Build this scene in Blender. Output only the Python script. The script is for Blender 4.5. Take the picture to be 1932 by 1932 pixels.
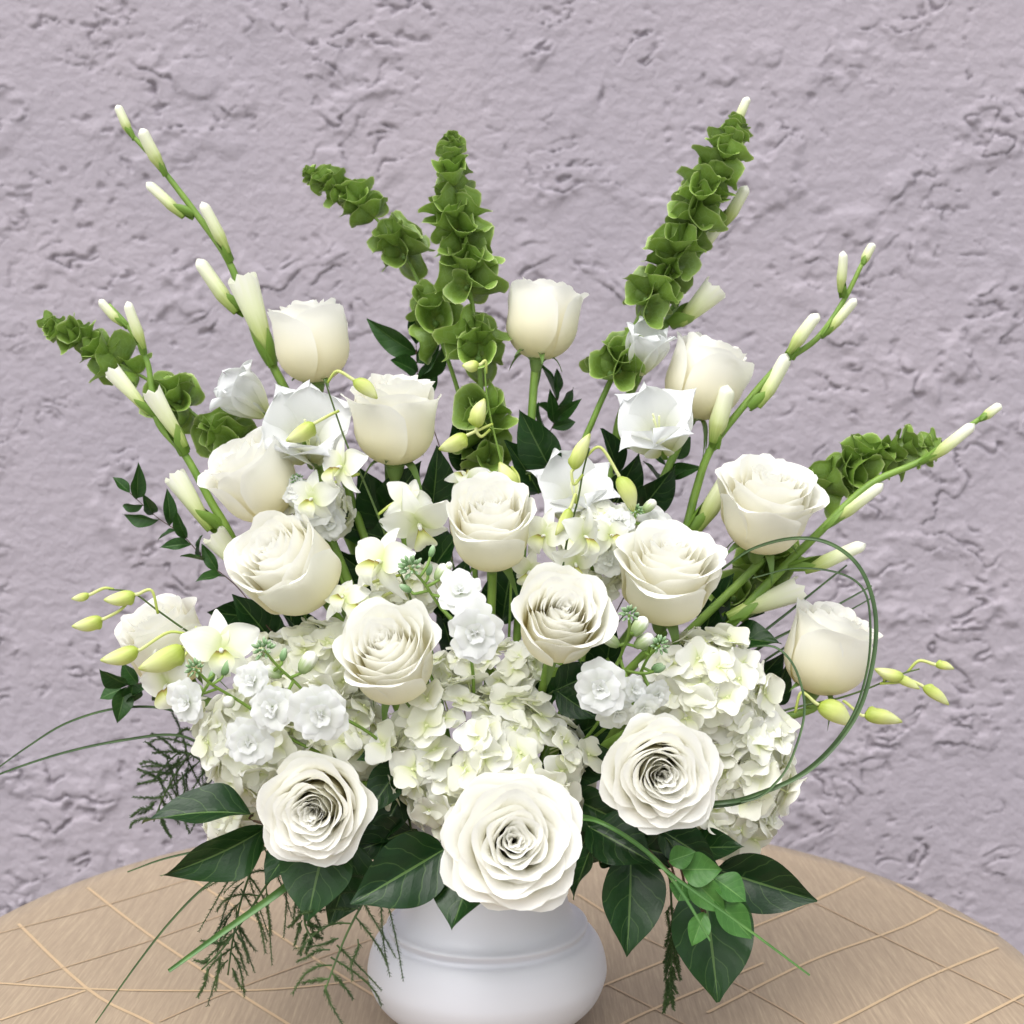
import bpy, math, random
import numpy as np
from mathutils import Vector, Matrix
R = math.radians
scene = bpy.context.scene
for o in list(bpy.data.objects): bpy.data.objects.remove(o)

# ------------------------------------------------------------------ camera
CAM = Vector((0, -1.0, 0.429)); PITCH = R(3.5)
cd = bpy.data.cameras.new('camera'); cam = bpy.data.objects.new('camera', cd)
scene.collection.objects.link(cam); scene.camera = cam
cam.location = CAM; cam.rotation_euler = (math.pi/2-PITCH, 0, 0)
cd.sensor_width = 36; cd.lens = 18/math.tan(R(20)); cd.clip_start = 0.02; cd.clip_end = 200
cd.dof.use_dof = True; cd.dof.focus_distance = 0.93; cd.dof.aperture_fstop = 11
scene.render.resolution_x = scene.render.resolution_y = 1024

# ------------------------------------------------------------------ sky, sun, exposure
SUN_EL, SUN_AZ = R(62), R(205)      # sun high behind the camera, a little to the left (azimuth clockwise from +Y)
w = bpy.data.worlds.new('World'); scene.world = w; w.use_nodes = True
nt = w.node_tree; bg = nt.nodes['Background']
sky = nt.nodes.new('ShaderNodeTexSky'); sky.sky_type = 'NISHITA'; sky.sun_disc = False
sky.sun_elevation = SUN_EL; sky.sun_rotation = SUN_AZ; sky.dust_density = 4.0; sky.air_density = 1.0
hs = nt.nodes.new('ShaderNodeHueSaturation'); hs.inputs['Saturation'].default_value = 0.16
nt.links.new(sky.outputs[0], hs.inputs['Color']); nt.links.new(hs.outputs[0], bg.inputs['Color'])
bg.inputs['Strength'].default_value = 0.15
sd = bpy.data.lights.new('sun', 'SUN'); sd.energy = 0.85; sd.angle = R(60); sd.color = (1, .97, .93)
sun = bpy.data.objects.new('sun', sd); scene.collection.objects.link(sun)
sdir = Vector((math.sin(SUN_AZ)*math.cos(SUN_EL), math.cos(SUN_AZ)*math.cos(SUN_EL), math.sin(SUN_EL)))
sun.rotation_euler = sdir.to_track_quat('Z', 'Y').to_euler(); sun.location = (-1, -2, 3)
vs = scene.view_settings
vs.view_transform = 'Standard'; vs.look = 'None'; vs.gamma = 1; vs.exposure = 0.74; vs.use_curve_mapping = False
scene.render.engine = 'CYCLES'
scene.cycles.max_bounces = 11; scene.cycles.diffuse_bounces = 8; scene.cycles.transmission_bounces = 8

# ------------------------------------------------------------------ picking points: a direction seen at the photograph's (x,y), met at depth Y
FPX = 966/math.tan(R(20))
FWD = Vector((0, math.cos(PITCH), -math.sin(PITCH))); UPV = Vector((0, math.sin(PITCH), math.cos(PITCH))); RGT = Vector((1, 0, 0))
def ray(x, y): return FWD + RGT*((x-966)/FPX) + UPV*((966-y)/FPX)
def P(x, y, Y=0.0):
    d = ray(x, y); return CAM + d*((Y-CAM.y)/d.y)
def G(x, y, z=0.0):
    d = ray(x, y); return CAM + d*((z-CAM.z)/d.z)
def px(n, Y=0.0): return n*(Y-CAM.y)/FPX          # size in metres of n picture units at depth Y
def axis(a): return Vector((a[0], -a[2], a[1])).normalized()
FOAM = Vector((-0.018, 0.0, 0.165))

# ------------------------------------------------------------------ mesh helpers
COL = scene.collection
WM = {}
rng = random.Random(7)
class MB:
    def __init__(s): s.v = []; s.f = []; s.uv = []
    def grid(s, fn, nu, nv, wrap=False):
        b = len(s.v)
        for j in range(nv+1):
            for i in range(nu+1):
                s.v.append(tuple(fn(i/nu, j/nv)))
        W = nu+1
        for j in range(nv):
            for i in range(nu):
                s.f.append((b+j*W+i, b+j*W+i+1, b+(j+1)*W+i+1, b+(j+1)*W+i))
                s.uv.append(((i/nu, j/nv), ((i+1)/nu, j/nv), ((i+1)/nu, (j+1)/nv), (i/nu, (j+1)/nv)))
        return s
    def tube(s, pts, rad, n=8, cap=True):
        pts = [Vector(p) for p in pts]; m = len(pts)
        if not isinstance(rad, (list, tuple)): rad = [rad]*m
        up = None; b = len(s.v)
        for k, p in enumerate(pts):
            t = (pts[min(k+1, m-1)]-pts[max(k-1, 0)]).normalized()
            if up is None: up = t.orthogonal().normalized()
            up = (up - t*up.dot(t));  up = up.normalized() if up.length > 1e-6 else t.orthogonal().normalized()
            q = t.cross(up)
            for i in range(n):
                a = 2*math.pi*i/n
                s.v.append(tuple(p + (up*math.cos(a)+q*math.sin(a))*rad[k]))
        for k in range(m-1):
            for i in range(n):
                i2 = (i+1) % n
                s.f.append((b+k*n+i, b+k*n+i2, b+(k+1)*n+i2, b+(k+1)*n+i))
                u0, u1, v0, v1 = i/n, (i+1)/n, k/(m-1), (k+1)/(m-1)
                s.uv.append(((u0, v0), (u1, v0), (u1, v1), (u0, v1)))
        if cap:
            s.f.append(tuple(b+i for i in reversed(range(n)))); s.uv.append(tuple((.5, 0) for i in range(n)))
            s.f.append(tuple(b+(m-1)*n+i for i in range(n))); s.uv.append(tuple((.5, 1) for i in range(n)))
        return s
    def lathe(s, prof, n=12):
        m = len(prof)
        return s.grid(lambda u, v: (prof[round(v*(m-1))][0]*math.cos(2*math.pi*u), prof[round(v*(m-1))][0]*math.sin(2*math.pi*u), prof[round(v*(m-1))][1]), n, m-1)
    def mesh(s, name, mat):
        me = bpy.data.meshes.new(name); me.from_pydata(s.v, [], s.f)
        uvl = me.uv_layers.new(name='UVMap')
        flat = [c for f in s.uv for p in f for c in p]
        uvl.data.foreach_set('uv', flat)
        me.polygons.foreach_set('use_smooth', [True]*len(me.polygons))
        me.materials.append(mat); return me
def smooth(pts, n=6):
    pts = [Vector(p) for p in pts]; out = []
    if len(pts) < 3:
        return [pts[0].lerp(pts[-1], i/n) for i in range(n+1)]
    q = [pts[0]*2-pts[1]]+pts+[pts[-1]*2-pts[-2]]
    for k in range(1, len(q)-2):
        a, b, c, d = q[k-1], q[k], q[k+1], q[k+2]
        for i in range(n):
            t = i/n
            out.append(.5*((2*b)+(c-a)*t+(2*a-5*b+4*c-d)*t*t+(3*b-a-3*c+d)*t**3))
    out.append(pts[-1]); return out
def frame(o, z, y=None):
    z = Vector(z).normalized()
    y = Vector(y) if y is not None else z.orthogonal()
    y = y - z*y.dot(z); y = y.normalized() if y.length > 1e-6 else z.orthogonal().normalized()
    x = y.cross(z)
    return Matrix.Translation(o) @ Matrix(((x.x, y.x, z.x), (x.y, y.y, z.y), (x.z, y.z, z.z))).to_4x4()
def tag(o, label, cat, group=None):
    o['label'] = label; o['category'] = cat
    if group: o['group'] = group
    return o
def thing(name, label, cat, loc, group=None):
    o = bpy.data.objects.new(name, None); COL.objects.link(o); o.empty_display_size = .01
    o.location = loc; WM[o] = Matrix.Translation(loc)
    return tag(o, label, cat, group)
def part(name, me, parent, M=None):
    M = M if M is not None else Matrix.Identity(4)
    o = bpy.data.objects.new(name, me); COL.objects.link(o)
    if parent is not None:
        o.parent = parent; o.matrix_basis = WM[parent].inverted() @ M
    else: o.matrix_basis = M
    WM[o] = M; return o
def S(x, y=None, z=None):
    y = x if y is None else y; z = x if z is None else z
    return Matrix.Diagonal((x, y, z, 1))
def stem_part(parent, pts, r0, r1, mat, name='stem', n=8, seg=6):
    sp = smooth(pts, seg); m = len(sp); o = WM[parent].translation
    me = MB().tube([p-o for p in sp], [r0+(r1-r0)*i/(m-1) for i in range(m)], n).mesh(name, mat)
    return part(name, me, parent, Matrix.Translation(o)), sp
def foamspot():
    a = rng.uniform(0, 6.283); r = .035*math.sqrt(rng.random())
    return FOAM + Vector((r*math.cos(a), r*math.sin(a), rng.uniform(-.012, .0)))
def foot(p):
    """where a stem that heads for p stands in the foam"""
    d = Vector((p.x-FOAM.x, p.y-FOAM.y, 0))
    if d.length > .04: d = d.normalized()*.04
    return FOAM + d*rng.uniform(.5, .95) + Vector((rng.uniform(-.006, .006), rng.uniform(-.006, .006), rng.uniform(-.012, 0)))

# ------------------------------------------------------------------ materials
def material(name):
    m = bpy.data.materials.new(name); m.use_nodes = True
    t = m.node_tree; return m, t, t.nodes['Principled BSDF'], t.nodes['Material Output']
def N(t, typ, **kw):
    n = t.nodes.new(typ)
    for k, v in kw.items():
        if isinstance(k, str) and hasattr(n, k): setattr(n, k, v)
    return n
def ramp(t, fac, stops):
    r = t.nodes.new('ShaderNodeValToRGB'); e = r.color_ramp.elements
    while len(e) < len(stops): e.new(.5)
    for el, (p, c) in zip(e, stops): el.position = p; el.color = (*c, 1)
    if fac is not None: t.links.new(fac, r.inputs[0])
    return r
def math_(t, op, a, b=None):
    n = t.nodes.new('ShaderNodeMath'); n.operation = op
    for i, q in enumerate((a, b)):
        if q is None: continue
        if isinstance(q, (int, float)): n.inputs[i].default_value = q
        else: t.links.new(q, n.inputs[i])
    return n.outputs[0]
def noise(t, scale, detail=3, vec=None, rough=.5):
    n = t.nodes.new('ShaderNodeTexNoise'); n.inputs['Scale'].default_value = scale; n.inputs['Detail'].default_value = detail
    n.inputs['Roughness'].default_value = rough
    if vec is not None: t.links.new(vec, n.inputs['Vector'])
    return n.outputs['Fac']
def mixc(t, fac, a, b, mode='MIX'):
    n = t.nodes.new('ShaderNodeMix'); n.data_type = 'RGBA'; n.blend_type = mode
    for sock, q in ((n.inputs['Factor'], fac), (n.inputs[6], a), (n.inputs[7], b)):
        if isinstance(q, (int, float)): sock.default_value = q
        elif isinstance(q, tuple): sock.default_value = (*q, 1)
        else: t.links.new(q, sock)
    return n.outputs[2]
def bump(t, bs, h, strength, dist):
    b = t.nodes.new('ShaderNodeBump'); b.inputs['Strength'].default_value = strength; b.inputs['Distance'].default_value = dist
    t.links.new(h, b.inputs['Height']); t.links.new(b.outputs[0], bs.inputs['Normal']); return b
def thin(t, bs, out, colour, amount):
    """thin living tissue: part of the light passes through"""
    tr = t.nodes.new('ShaderNodeBsdfTranslucent'); mx = t.nodes.new('ShaderNodeMixShader'); mx.inputs[0].default_value = amount
    t.links.new(colour, tr.inputs[0]) if not isinstance(colour, tuple) else setattr(tr.inputs[0], 'default_value', (*colour, 1))
    t.links.new(bs.outputs[0], mx.inputs[1]); t.links.new(tr.outputs[0], mx.inputs[2]); t.links.new(mx.outputs[0], out.inputs[0])
def petal_mat(name, stops, rnd=None, trans=.3, veins=28, rough=.55, vstr=.12):
    m, t, bs, out = material(name)
    uv = t.nodes.new('ShaderNodeUVMap'); sp = t.nodes.new('ShaderNodeSeparateXYZ'); t.links.new(uv.outputs[0], sp.inputs[0])
    c = ramp(t, sp.outputs[1], stops).outputs[0]
    if rnd:
        oi = t.nodes.new('ShaderNodeObjectInfo')
        c = mixc(t, math_(t, 'MULTIPLY', oi.outputs['Random'], rnd[1]), c, rnd[0], 'MULTIPLY')
    t.links.new(c, bs.inputs['Base Color']); bs.inputs['Roughness'].default_value = rough
    bs.inputs['Specular IOR Level'].default_value = .3
    mp = t.nodes.new('ShaderNodeMapping'); t.links.new(uv.outputs[0], mp.inputs[0]); mp.inputs['Scale'].default_value = (veins, 2.5, 1)
    bump(t, bs, noise(t, 1.0, 3, mp.outputs[0]), vstr, .0015)
    thin(t, bs, out, c, trans)
    return m
def leaf_mat(name, c0, c1, vein, rough, trans, lat=7, back=None, bs_=.35):
    m, t, bs, out = material(name)
    uv = t.nodes.new('ShaderNodeUVMap'); sp = t.nodes.new('ShaderNodeSeparateXYZ'); t.links.new(uv.outputs[0], sp.inputs[0])
    ax = math_(t, 'ABSOLUTE', math_(t, 'SUBTRACT', math_(t, 'MULTIPLY', sp.outputs[0], 2.0), 1.0))
    mid = math_(t, 'LESS_THAN', ax, .035)
    nz = noise(t, 3.0, 2, uv.outputs[0])
    ph = math_(t, 'ADD', math_(t, 'SUBTRACT', math_(t, 'MULTIPLY', sp.outputs[1], float(lat)), math_(t, 'MULTIPLY', ax, 1.6)), math_(t, 'MULTIPLY', nz, .8))
    fr = math_(t, 'ABSOLUTE', math_(t, 'SUBTRACT', math_(t, 'FRACT', ph), .5))
    side = math_(t, 'LESS_THAN', fr, .035)
    tc = t.nodes.new('ShaderNodeTexCoord'); oi = t.nodes.new('ShaderNodeObjectInfo')
    base = ramp(t, math_(t, 'ADD', math_(t, 'MULTIPLY', noise(t, 4, 4, uv.outputs[0]), .6), math_(t, 'MULTIPLY', oi.outputs['Random'], .4)), [(.25, c0), (.8, c1)]).outputs[0]
    c = mixc(t, math_(t, 'MAXIMUM', mid, math_(t, 'MULTIPLY', side, .35)), base, vein)
    if back:
        ge = t.nodes.new('ShaderNodeNewGeometry'); c = mixc(t, ge.outputs['Backfacing'], c, back)
    t.links.new(c, bs.inputs['Base Color']); bs.inputs['Roughness'].default_value = rough; bs.inputs['Specular IOR Level'].default_value = .32
    h = math_(t, 'ADD', math_(t, 'MULTIPLY', fr, 1.2), math_(t, 'MULTIPLY', noise(t, 26, 3, uv.outputs[0]), .35))
    bump(t, bs, math_(t, 'ADD', h, math_(t, 'MULTIPLY', mid, -.6)), bs_, .0012)
    thin(t, bs, out, c, trans)
    return m
def plain(name, stops, rough=.5, scale=40, trans=0, uvv=False, spec=.4):
    m, t, bs, out = material(name)
    if uvv:
        uv = t.nodes.new('ShaderNodeUVMap'); sp = t.nodes.new('ShaderNodeSeparateXYZ'); t.links.new(uv.outputs[0], sp.inputs[0])
        mp = t.nodes.new('ShaderNodeMapping'); t.links.new(uv.outputs[0], mp.inputs[0]); mp.inputs['Scale'].default_value = (14, 1.5, 1)
        f = math_(t, 'ADD', sp.outputs[1], math_(t, 'MULTIPLY', math_(t, 'SUBTRACT', noise(t, 1, 2, mp.outputs[0]), .5), .35))
    else:
        tc = t.nodes.new('ShaderNodeTexCoord'); f = noise(t, scale, 4, tc.outputs['Object'])
    c = ramp(t, f, stops).outputs[0]
    t.links.new(c, bs.inputs['Base Color']); bs.inputs['Roughness'].default_value = rough; bs.inputs['Specular IOR Level'].default_value = spec
    if trans: thin(t, bs, out, c, trans)
    return m

M_rose = petal_mat('rose_petal', [(0, (.64, .69, .38)), (.2, (.935, .875, .56)), (.55, (.95, .915, .72)), (.82, (.955, .945, .87)), (1, (.95, .947, .915))], trans=.34)
M_hyd = petal_mat('hydrangea_petal', [(0, (.62, .70, .32)), (.14, (.85, .87, .66)), (.40, (.905, .91, .845)), (1, (.92, .92, .90))], rnd=((.965, .97, .87), 1.0), trans=.3, veins=12)
M_stock = petal_mat('stock_petal', [(0, (.5, .6, .3)), (.25, (.82, .835, .78)), (1, (.85, .86, .87))], trans=.45, veins=10)
M_glad = petal_mat('gladiolus_petal', [(0, (.68, .72, .34)), (.3, (.82, .83, .70)), (.6, (.83, .84, .83)), (1, (.83, .845, .86))], trans=.33, veins=20)
M_orch = petal_mat('orchid_petal', [(0, (.66, .74, .32)), (.3, (.86, .88, .70)), (.65, (.89, .90, .84)), (1, (.90, .905, .88))], trans=.3, veins=16)
M_lip = petal_mat('orchid_lip', [(0, (.30, .17, .05)), (.15, (.66, .70, .22)), (.4, (.82, .85, .55)), (.75, (.88, .89, .80)), (1, (.89, .90, .85))], trans=.3, veins=16)
M_gbud = plain('gladiolus_bud', [(0, (.22, .34, .05)), (.25, (.55, .64, .22)), (.6, (.80, .84, .55)), (1, (.90, .90, .80))], .5, uvv=True, trans=.15)
M_obud = plain('orchid_bud', [(0, (.36, .46, .06)), (.4, (.62, .68, .22)), (.8, (.72, .76, .38)), (1, (.45, .52, .10))], .45, uvv=True, trans=.12)
M_stem = plain('green_stem', [(.3, (.13, .24, .035)), (.7, (.22, .35, .06))], .45, 60)
M_dstem = plain('dark_stem', [(.3, (.05, .09, .02)), (.7, (.09, .14, .03))], .5, 60)
M_wood = plain('woody_stem', [(.3, (.06, .035, .03)), (.7, (.13, .08, .05))], .7, 80)
M_bract = plain('bract', [(0, (.14, .26, .03)), (.6, (.19, .33, .05)), (1, (.30, .42, .10))], .45, uvv=True, trans=.15)
M_sepal = plain('sepal', [(0, (.20, .30, .08)), (1, (.12, .22, .05))], .5, uvv=True, trans=.1)
M_bell = None
M_leaf = leaf_mat('glossy_leaf', (.006, .028, .007), (.016, .058, .010), (.08, .15, .04), .34, .06, 5, back=(.10, .15, .045))
M_myrtle = leaf_mat('sprig_leaf', (.016, .055, .010), (.034, .10, .018), (.08, .16, .04), .40, .10, 7, bs_=.12)
M_bright = leaf_mat('bright_leaf', (.05, .15, .03), (.09, .24, .05), (.13, .27, .07), .38, .15, 6, bs_=.10)
M_grass = plain('grass_blade', [(.3, (.035, .075, .025)), (.7, (.07, .13, .04))], .42, 50)
M_grass2 = plain('bright_grass_blade', [(.3, (.05, .14, .03)), (.7, (.10, .22, .05))], .4, 50)
M_fern = plain('fern', [(.3, (.025, .055, .014)), (.7, (.06, .11, .025))], .6, 50)
M_sbud = plain('stock_bud', [(0, (.10, .20, .07)), (.5, (.20, .34, .15)), (1, (.42, .52, .36))], .55, uvv=True)
M_sbudw = plain('stock_opening_bud', [(0, (.20, .32, .09)), (.4, (.45, .56, .28)), (.6, (.84, .86, .76)), (1, (.88, .89, .86))], .55, uvv=True, trans=.15)
M_centre = plain('floret_centre', [(.3, (.62, .68, .30)), (.7, (.80, .82, .55))], .5, 300)
M_foam = plain('floral_foam', [(.3, (.012, .03, .012)), (.7, (.03, .06, .022))], .9, 120)
def bell_material():
    m, t, bs, out = material('bell')
    uv = t.nodes.new('ShaderNodeUVMap'); sp = t.nodes.new('ShaderNodeSeparateXYZ'); t.links.new(uv.outputs[0], sp.inputs[0])
    oi = t.nodes.new('ShaderNodeObjectInfo')
    base = ramp(t, sp.outputs[1], [(0, (.24, .33, .06)), (.35, (.125, .215, .030)), (.88, (.205, .33, .05)), (.955, (.30, .43, .10)), (1, (.58, .68, .30))]).outputs[0]
    mp = t.nodes.new('ShaderNodeMapping'); t.links.new(uv.outputs[0], mp.inputs[0]); mp.inputs['Scale'].default_value = (16, 5, 1)
    vo = t.nodes.new('ShaderNodeTexVoronoi'); vo.feature = 'DISTANCE_TO_EDGE'; vo.inputs['Scale'].default_value = 1.0; t.links.new(mp.outputs[0], vo.inputs['Vector'])
    ve = math_(t, 'LESS_THAN', vo.outputs['Distance'], .05)
    c = mixc(t, math_(t, 'MULTIPLY', ve, .35), base, (.22, .36, .10))
    hsv = t.nodes.new('ShaderNodeHueSaturation'); t.links.new(c, hsv.inputs['Color'])
    t.links.new(math_(t, 'ADD', math_(t, 'MULTIPLY', oi.outputs['Random'], .45), .78), hsv.inputs['Value'])
    t.links.new(hsv.outputs[0], bs.inputs['Base Color']); bs.inputs['Roughness'].default_value = .45
    bump(t, bs, vo.outputs['Distance'], .3, .001)
    thin(t, bs, out, hsv.outputs[0], .22); return m
M_bell = bell_material()

# ------------------------------------------------------------------ the setting: wall, ground, table, cloth
def perlin(x, y, seed):
    r = np.random.RandomState(seed); perm = r.permutation(512); ang = r.rand(512)*2*np.pi
    xi = np.floor(x).astype(int); yi = np.floor(y).astype(int); xf = x-xi; yf = y-yi
    def g(ix, iy, dx, dy):
        h = perm[(perm[ix % 512]+iy) % 512]; a = ang[h]; return np.cos(a)*dx+np.sin(a)*dy
    u = xf**3*(xf*(xf*6-15)+10); v = yf**3*(yf*(yf*6-15)+10)
    a = g(xi, yi, xf, yf); b = g(xi+1, yi, xf-1, yf); c = g(xi, yi+1, xf, yf-1); d = g(xi+1, yi+1, xf-1, yf-1)
    return (a*(1-u)+b*u)*(1-v)+(c*(1-u)+d*u)*v
def fbm(x, y, seed, octv=4, gain=.5):
    s = 0; a = 1
    for k in range(octv): s = s+a*perlin(x*2**k+k*17.3, y*2**k+k*9.1, seed+k); a *= gain
    return s
def sstep(a, b, x):
    t = np.clip((x-a)/(b-a), 0, 1); return t*t*(3-2*t)
WALL_Y = .84
def build_wall():
    xs = np.concatenate([np.linspace(-1.5, -.78, 120, endpoint=False), np.linspace(-.78, .78, 680, endpoint=False), np.linspace(.78, 1.5, 121)])
    zs = np.concatenate([np.linspace(-.74, -.25, 50, endpoint=False), np.linspace(-.25, 1.12, 600, endpoint=False), np.linspace(1.12, 1.75, 81)])
    X, Z = np.meshgrid(xs, zs)
    wx = X+.035*fbm(X/.11, Z/.11, 3, 3); wz = Z+.035*fbm(X/.11, Z/.11, 33, 3)
    n1 = fbm(wx/.22, wz/.13, 11, 5, .50)
    n2 = fbm(wx/.11+5, wz/.075, 51, 4, .5)
    m1 = sstep(-.10, .22, fbm(X/.13, Z/.13, 71, 3)); m2 = sstep(.05, .42, fbm(X/.10, Z/.10, 91, 3))
    H = np.zeros_like(X)
    brk = sstep(-.32, .10, fbm(X/.045, Z/.045, 211, 3)); m1 = m1*brk; m2 = m2*brk
    for k, th in enumerate((-.35, -.08, .2)):
        d = n1-th
        H += .0017*sstep(-.012, .012, d)*(.12+.88*m1)
        H -= .0068*np.exp(-(d/.013)**2)*m1
    d = n2-.05
    H -= .0036*np.exp(-(d/.018)**2)*m2
    pit = fbm(X/.022, Z/.017, 131, 2)
    H -= .0034*sstep(.34, .48, pit)*sstep(-.1, .3, fbm(X/.2, Z/.2, 151, 2))
    H += .0009*fbm(X/.022, Z/.015, 171, 4, .7)
    H += .002*fbm(X/.35, Z/.3, 191, 2)
    nx, nz = len(xs), len(zs)
    v = np.stack([X, np.full_like(X, WALL_Y)-H, Z], -1).reshape(-1, 3)
    i = np.arange(nx-1)[None, :]+np.arange(nz-1)[:, None]*nx
    f = np.stack([i, i+1, i+1+nx, i+nx], -1).reshape(-1, 4)
    me = bpy.data.meshes.new('stucco_wall'); me.vertices.add(len(v)); me.vertices.foreach_set('co', v.ravel())
    me.loops.add(f.size); me.loops.foreach_set('vertex_index', f.ravel().astype(np.int32))
    me.polygons.add(len(f)); me.polygons.foreach_set('loop_start', (np.arange(len(f))*4).astype(np.int32))
    me.polygons.foreach_set('use_smooth', np.ones(len(f), bool)); me.update(); me.validate()
    m, t, bs, out = material('lilac_stucco')
    tc = t.nodes.new('ShaderNodeTexCoord')
    big = noise(t, 3.5, 3, tc.outputs['Object']); fine = noise(t, 55, 5, tc.outputs['Object'], .65)
    c = ramp(t, big, [(.3, (.380, .346, .392)), (.7, (.420, .378, .422))]).outputs[0]
    c = mixc(t, math_(t, 'MULTIPLY', fine, .3), c, (.29, .255, .29))
    t.links.new(c, bs.inputs['Base Color']); bs.inputs['Roughness'].default_value = .85; bs.inputs['Specular IOR Level'].default_value = .2
    h = math_(t, 'ADD', noise(t, 90, 5, tc.outputs['Object'], .65), math_(t, 'MULTIPLY', noise(t, 320, 3, tc.outputs['Object'], .6), .35))
    bump(t, bs, h, .65, .004)
    me.materials.append(m)
    return tag(part('stucco_wall', me, None), 'rough lilac grey stucco wall behind the flowers', 'wall')
build_wall()
def build_ground():
    m, t, bs, out = material('paving')
    tc = t.nodes.new('ShaderNodeTexCoord'); c = ramp(t, noise(t, 6, 6, tc.outputs['Object']), [(.3, (.22, .21, .20)), (.7, (.32, .31, .29))]).outputs[0]
    t.links.new(c, bs.inputs['Base Color']); bs.inputs['Roughness'].default_value = .9
    me = MB().grid(lambda u, v: (u*24-12, v*24-14, -.745+.002*math.sin(9*u)*math.sin(7*v)), 30, 30).mesh('ground', m)
    o = part('ground', me, None); o['kind'] = 'structure'
build_ground()
TC = Vector((-.0236, .088, 0)); TR = .446
def build_table():
    mt = plain('table_board', [(.3, (.16, .10, .06)), (.7, (.25, .17, .10))], .5, 30)
    mm = plain('table_metal', [(.3, (.04, .04, .04)), (.7, (.07, .07, .07))], .4, 60)
    b = Vector((TC.x, TC.y, -.745)); t = thing('round_table', 'round pedestal table hidden under the tan cloth', 'table', b)
    def lp(name, prof, mat): part(name, MB().lathe(prof, 64).mesh(name, mat), t, Matrix.Translation((TC.x, TC.y, 0)))
    lp('table_top', [(0, -.032), (TR-.012, -.032), (TR-.004, -.026), (TR-.004, -.008), (TR-.010, -.003), (0, -.003)], mt)
    lp('pedestal', [(.03, -.72), (.03, -.031)], mm)
    lp('table_base', [(0, -.744), (.26, -.744), (.26, -.735), (.05, -.715), (.03, -.70)], mm)
    m, t2, bs, out = material('tan_cloth')
    tc = t2.nodes.new('ShaderNodeTexCoord')
    def streak(ang, sx, sy):
        mp = t2.nodes.new('ShaderNodeMapping'); mp.inputs['Rotation'].default_value = (0, 0, ang); mp.inputs['Scale'].default_value = (sx, sy, 1)
        t2.links.new(tc.outputs['Object'], mp.inputs[0]); return noise(t2, 1, 4, mp.outputs[0], .6)
    s1 = streak(.5, 330, 12); s2 = streak(.5+math.pi/2, 420, 16); s3 = streak(.5, 700, 60)
    f = math_(t2, 'ADD', math_(t2, 'MULTIPLY', s1, .34), math_(t2, 'ADD', math_(t2, 'MULTIPLY', s2, .36), math_(t2, 'MULTIPLY', s3, .30)))
    c = ramp(t2, f, [(.34, (.255, .190, .128)), (.5, (.325, .245, .166)), (.66, (.43, .335, .225))]).outputs[0]
    t2.links.new(c, bs.inputs['Base Color']); bs.inputs['Roughness'].default_value = .7; bs.inputs['Sheen Weight'].default_value = .1
    bump(t2, bs, f, .3, .0008)
    mb = MB()
    def fn(u, v):
        a = 2*math.pi*u
        if v < .5: r = TR*v/.5*.985; z = 0.0002*math.sin(7*a+9*v)*v
        else:
            p = (v-.5)/.5; wv = math.sin(13*a)+.5*math.sin(29*a+1)
            r = TR*(.985+.02*min(1, p*8)) + p*.018*wv+p*.02; z = -.5*p - .003*(p > 0)
        return (r*math.cos(a), r*math.sin(a), z)
    mb.grid(fn, 240, 48)
    cl = tag(part('tablecloth', mb.mesh('tablecloth', m), None, Matrix.Translation((TC.x, TC.y, .0008))), 'round tan woven tablecloth with golden crossing lines under the vase', 'tablecloth')
    mg, t3, bs3, _ = material('gold_thread')
    bs3.inputs['Base Color'].default_value = (.56, .41, .245, 1); bs3.inputs['Roughness'].default_value = .45; bs3.inputs['Metallic'].default_value = .15
    mg2, t3, bs3, _ = material('brown_thread')
    bs3.inputs['Base Color'].default_value = (.42, .30, .185, 1); bs3.inputs['Roughness'].default_value = .5
    L = [[(7,1718),(161,1865),(280,1931),(420,2010)], [(140,1657),(280,1765),(437,1868),(560,1945),(680,2020)], [(332,1641),(595,1812),(720,1890)],
         [(-70,1784),(0,1763),(210,1707),(399,1648)], [(31,1856),(262,1784),(402,1735),(560,1680)], [(-60,1855),(0,1858),(203,1870),(434,1872),(560,1866),(700,1850)],
         [(0,1928),(161,1872)], [(301,1931),(437,1872),(700,1775)], [(1538,1702),(1653,1646)], [(1334,1914),(1529,1816),(1700,1753),(1793,1706)],
         [(1440,2000),(1593,1927),(1742,1850),(1883,1791),(1990,1745)], [(1090,1880),(1147,1859),(1253,1816),(1450,1740),(1560,1690)], [(1143,1859),(1283,1931),(1400,1990)],
         [(1430,1655),(1530,1702),(1700,1787),(1883,1876),(1990,1930)], [(1219,1774),(1325,1825),(1487,1914),(1600,1990)], [(1090,1690),(1219,1774)], [(1150,1950),(1220,1913),(1440,1820)],
         [(1640,1640),(1780,1720),(1960,1800)], [(1700,2000),(1932,1880)]]
    for k, l in enumerate(L):
        pts = smooth([G(x, y) for x, y in l], 5)
        pts = [p for p in pts if (p-TC).length < TR*.985]
        if len(pts) < 2: continue
        wd = .0014 if k not in (3, 4, 12, 13, 14, 7) else .0009
        b = MB(); n = len(pts)
        def fn(u, v):
            j = round(v*(n-1)); d = (pts[min(j+1, n-1)]-pts[max(j-1, 0)]); s = Vector((-d.y, d.x, 0)).normalized()
            p = pts[j]+s*wd*(2*u-1); return (p.x, p.y, .00125+.00008*(1-(2*u-1)**2)+.00002*k)
        b.grid(fn, 2, n-1)
        part('gold_thread', b.mesh('gold_thread', mg if wd > .001 else mg2), cl)
build_table()

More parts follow.
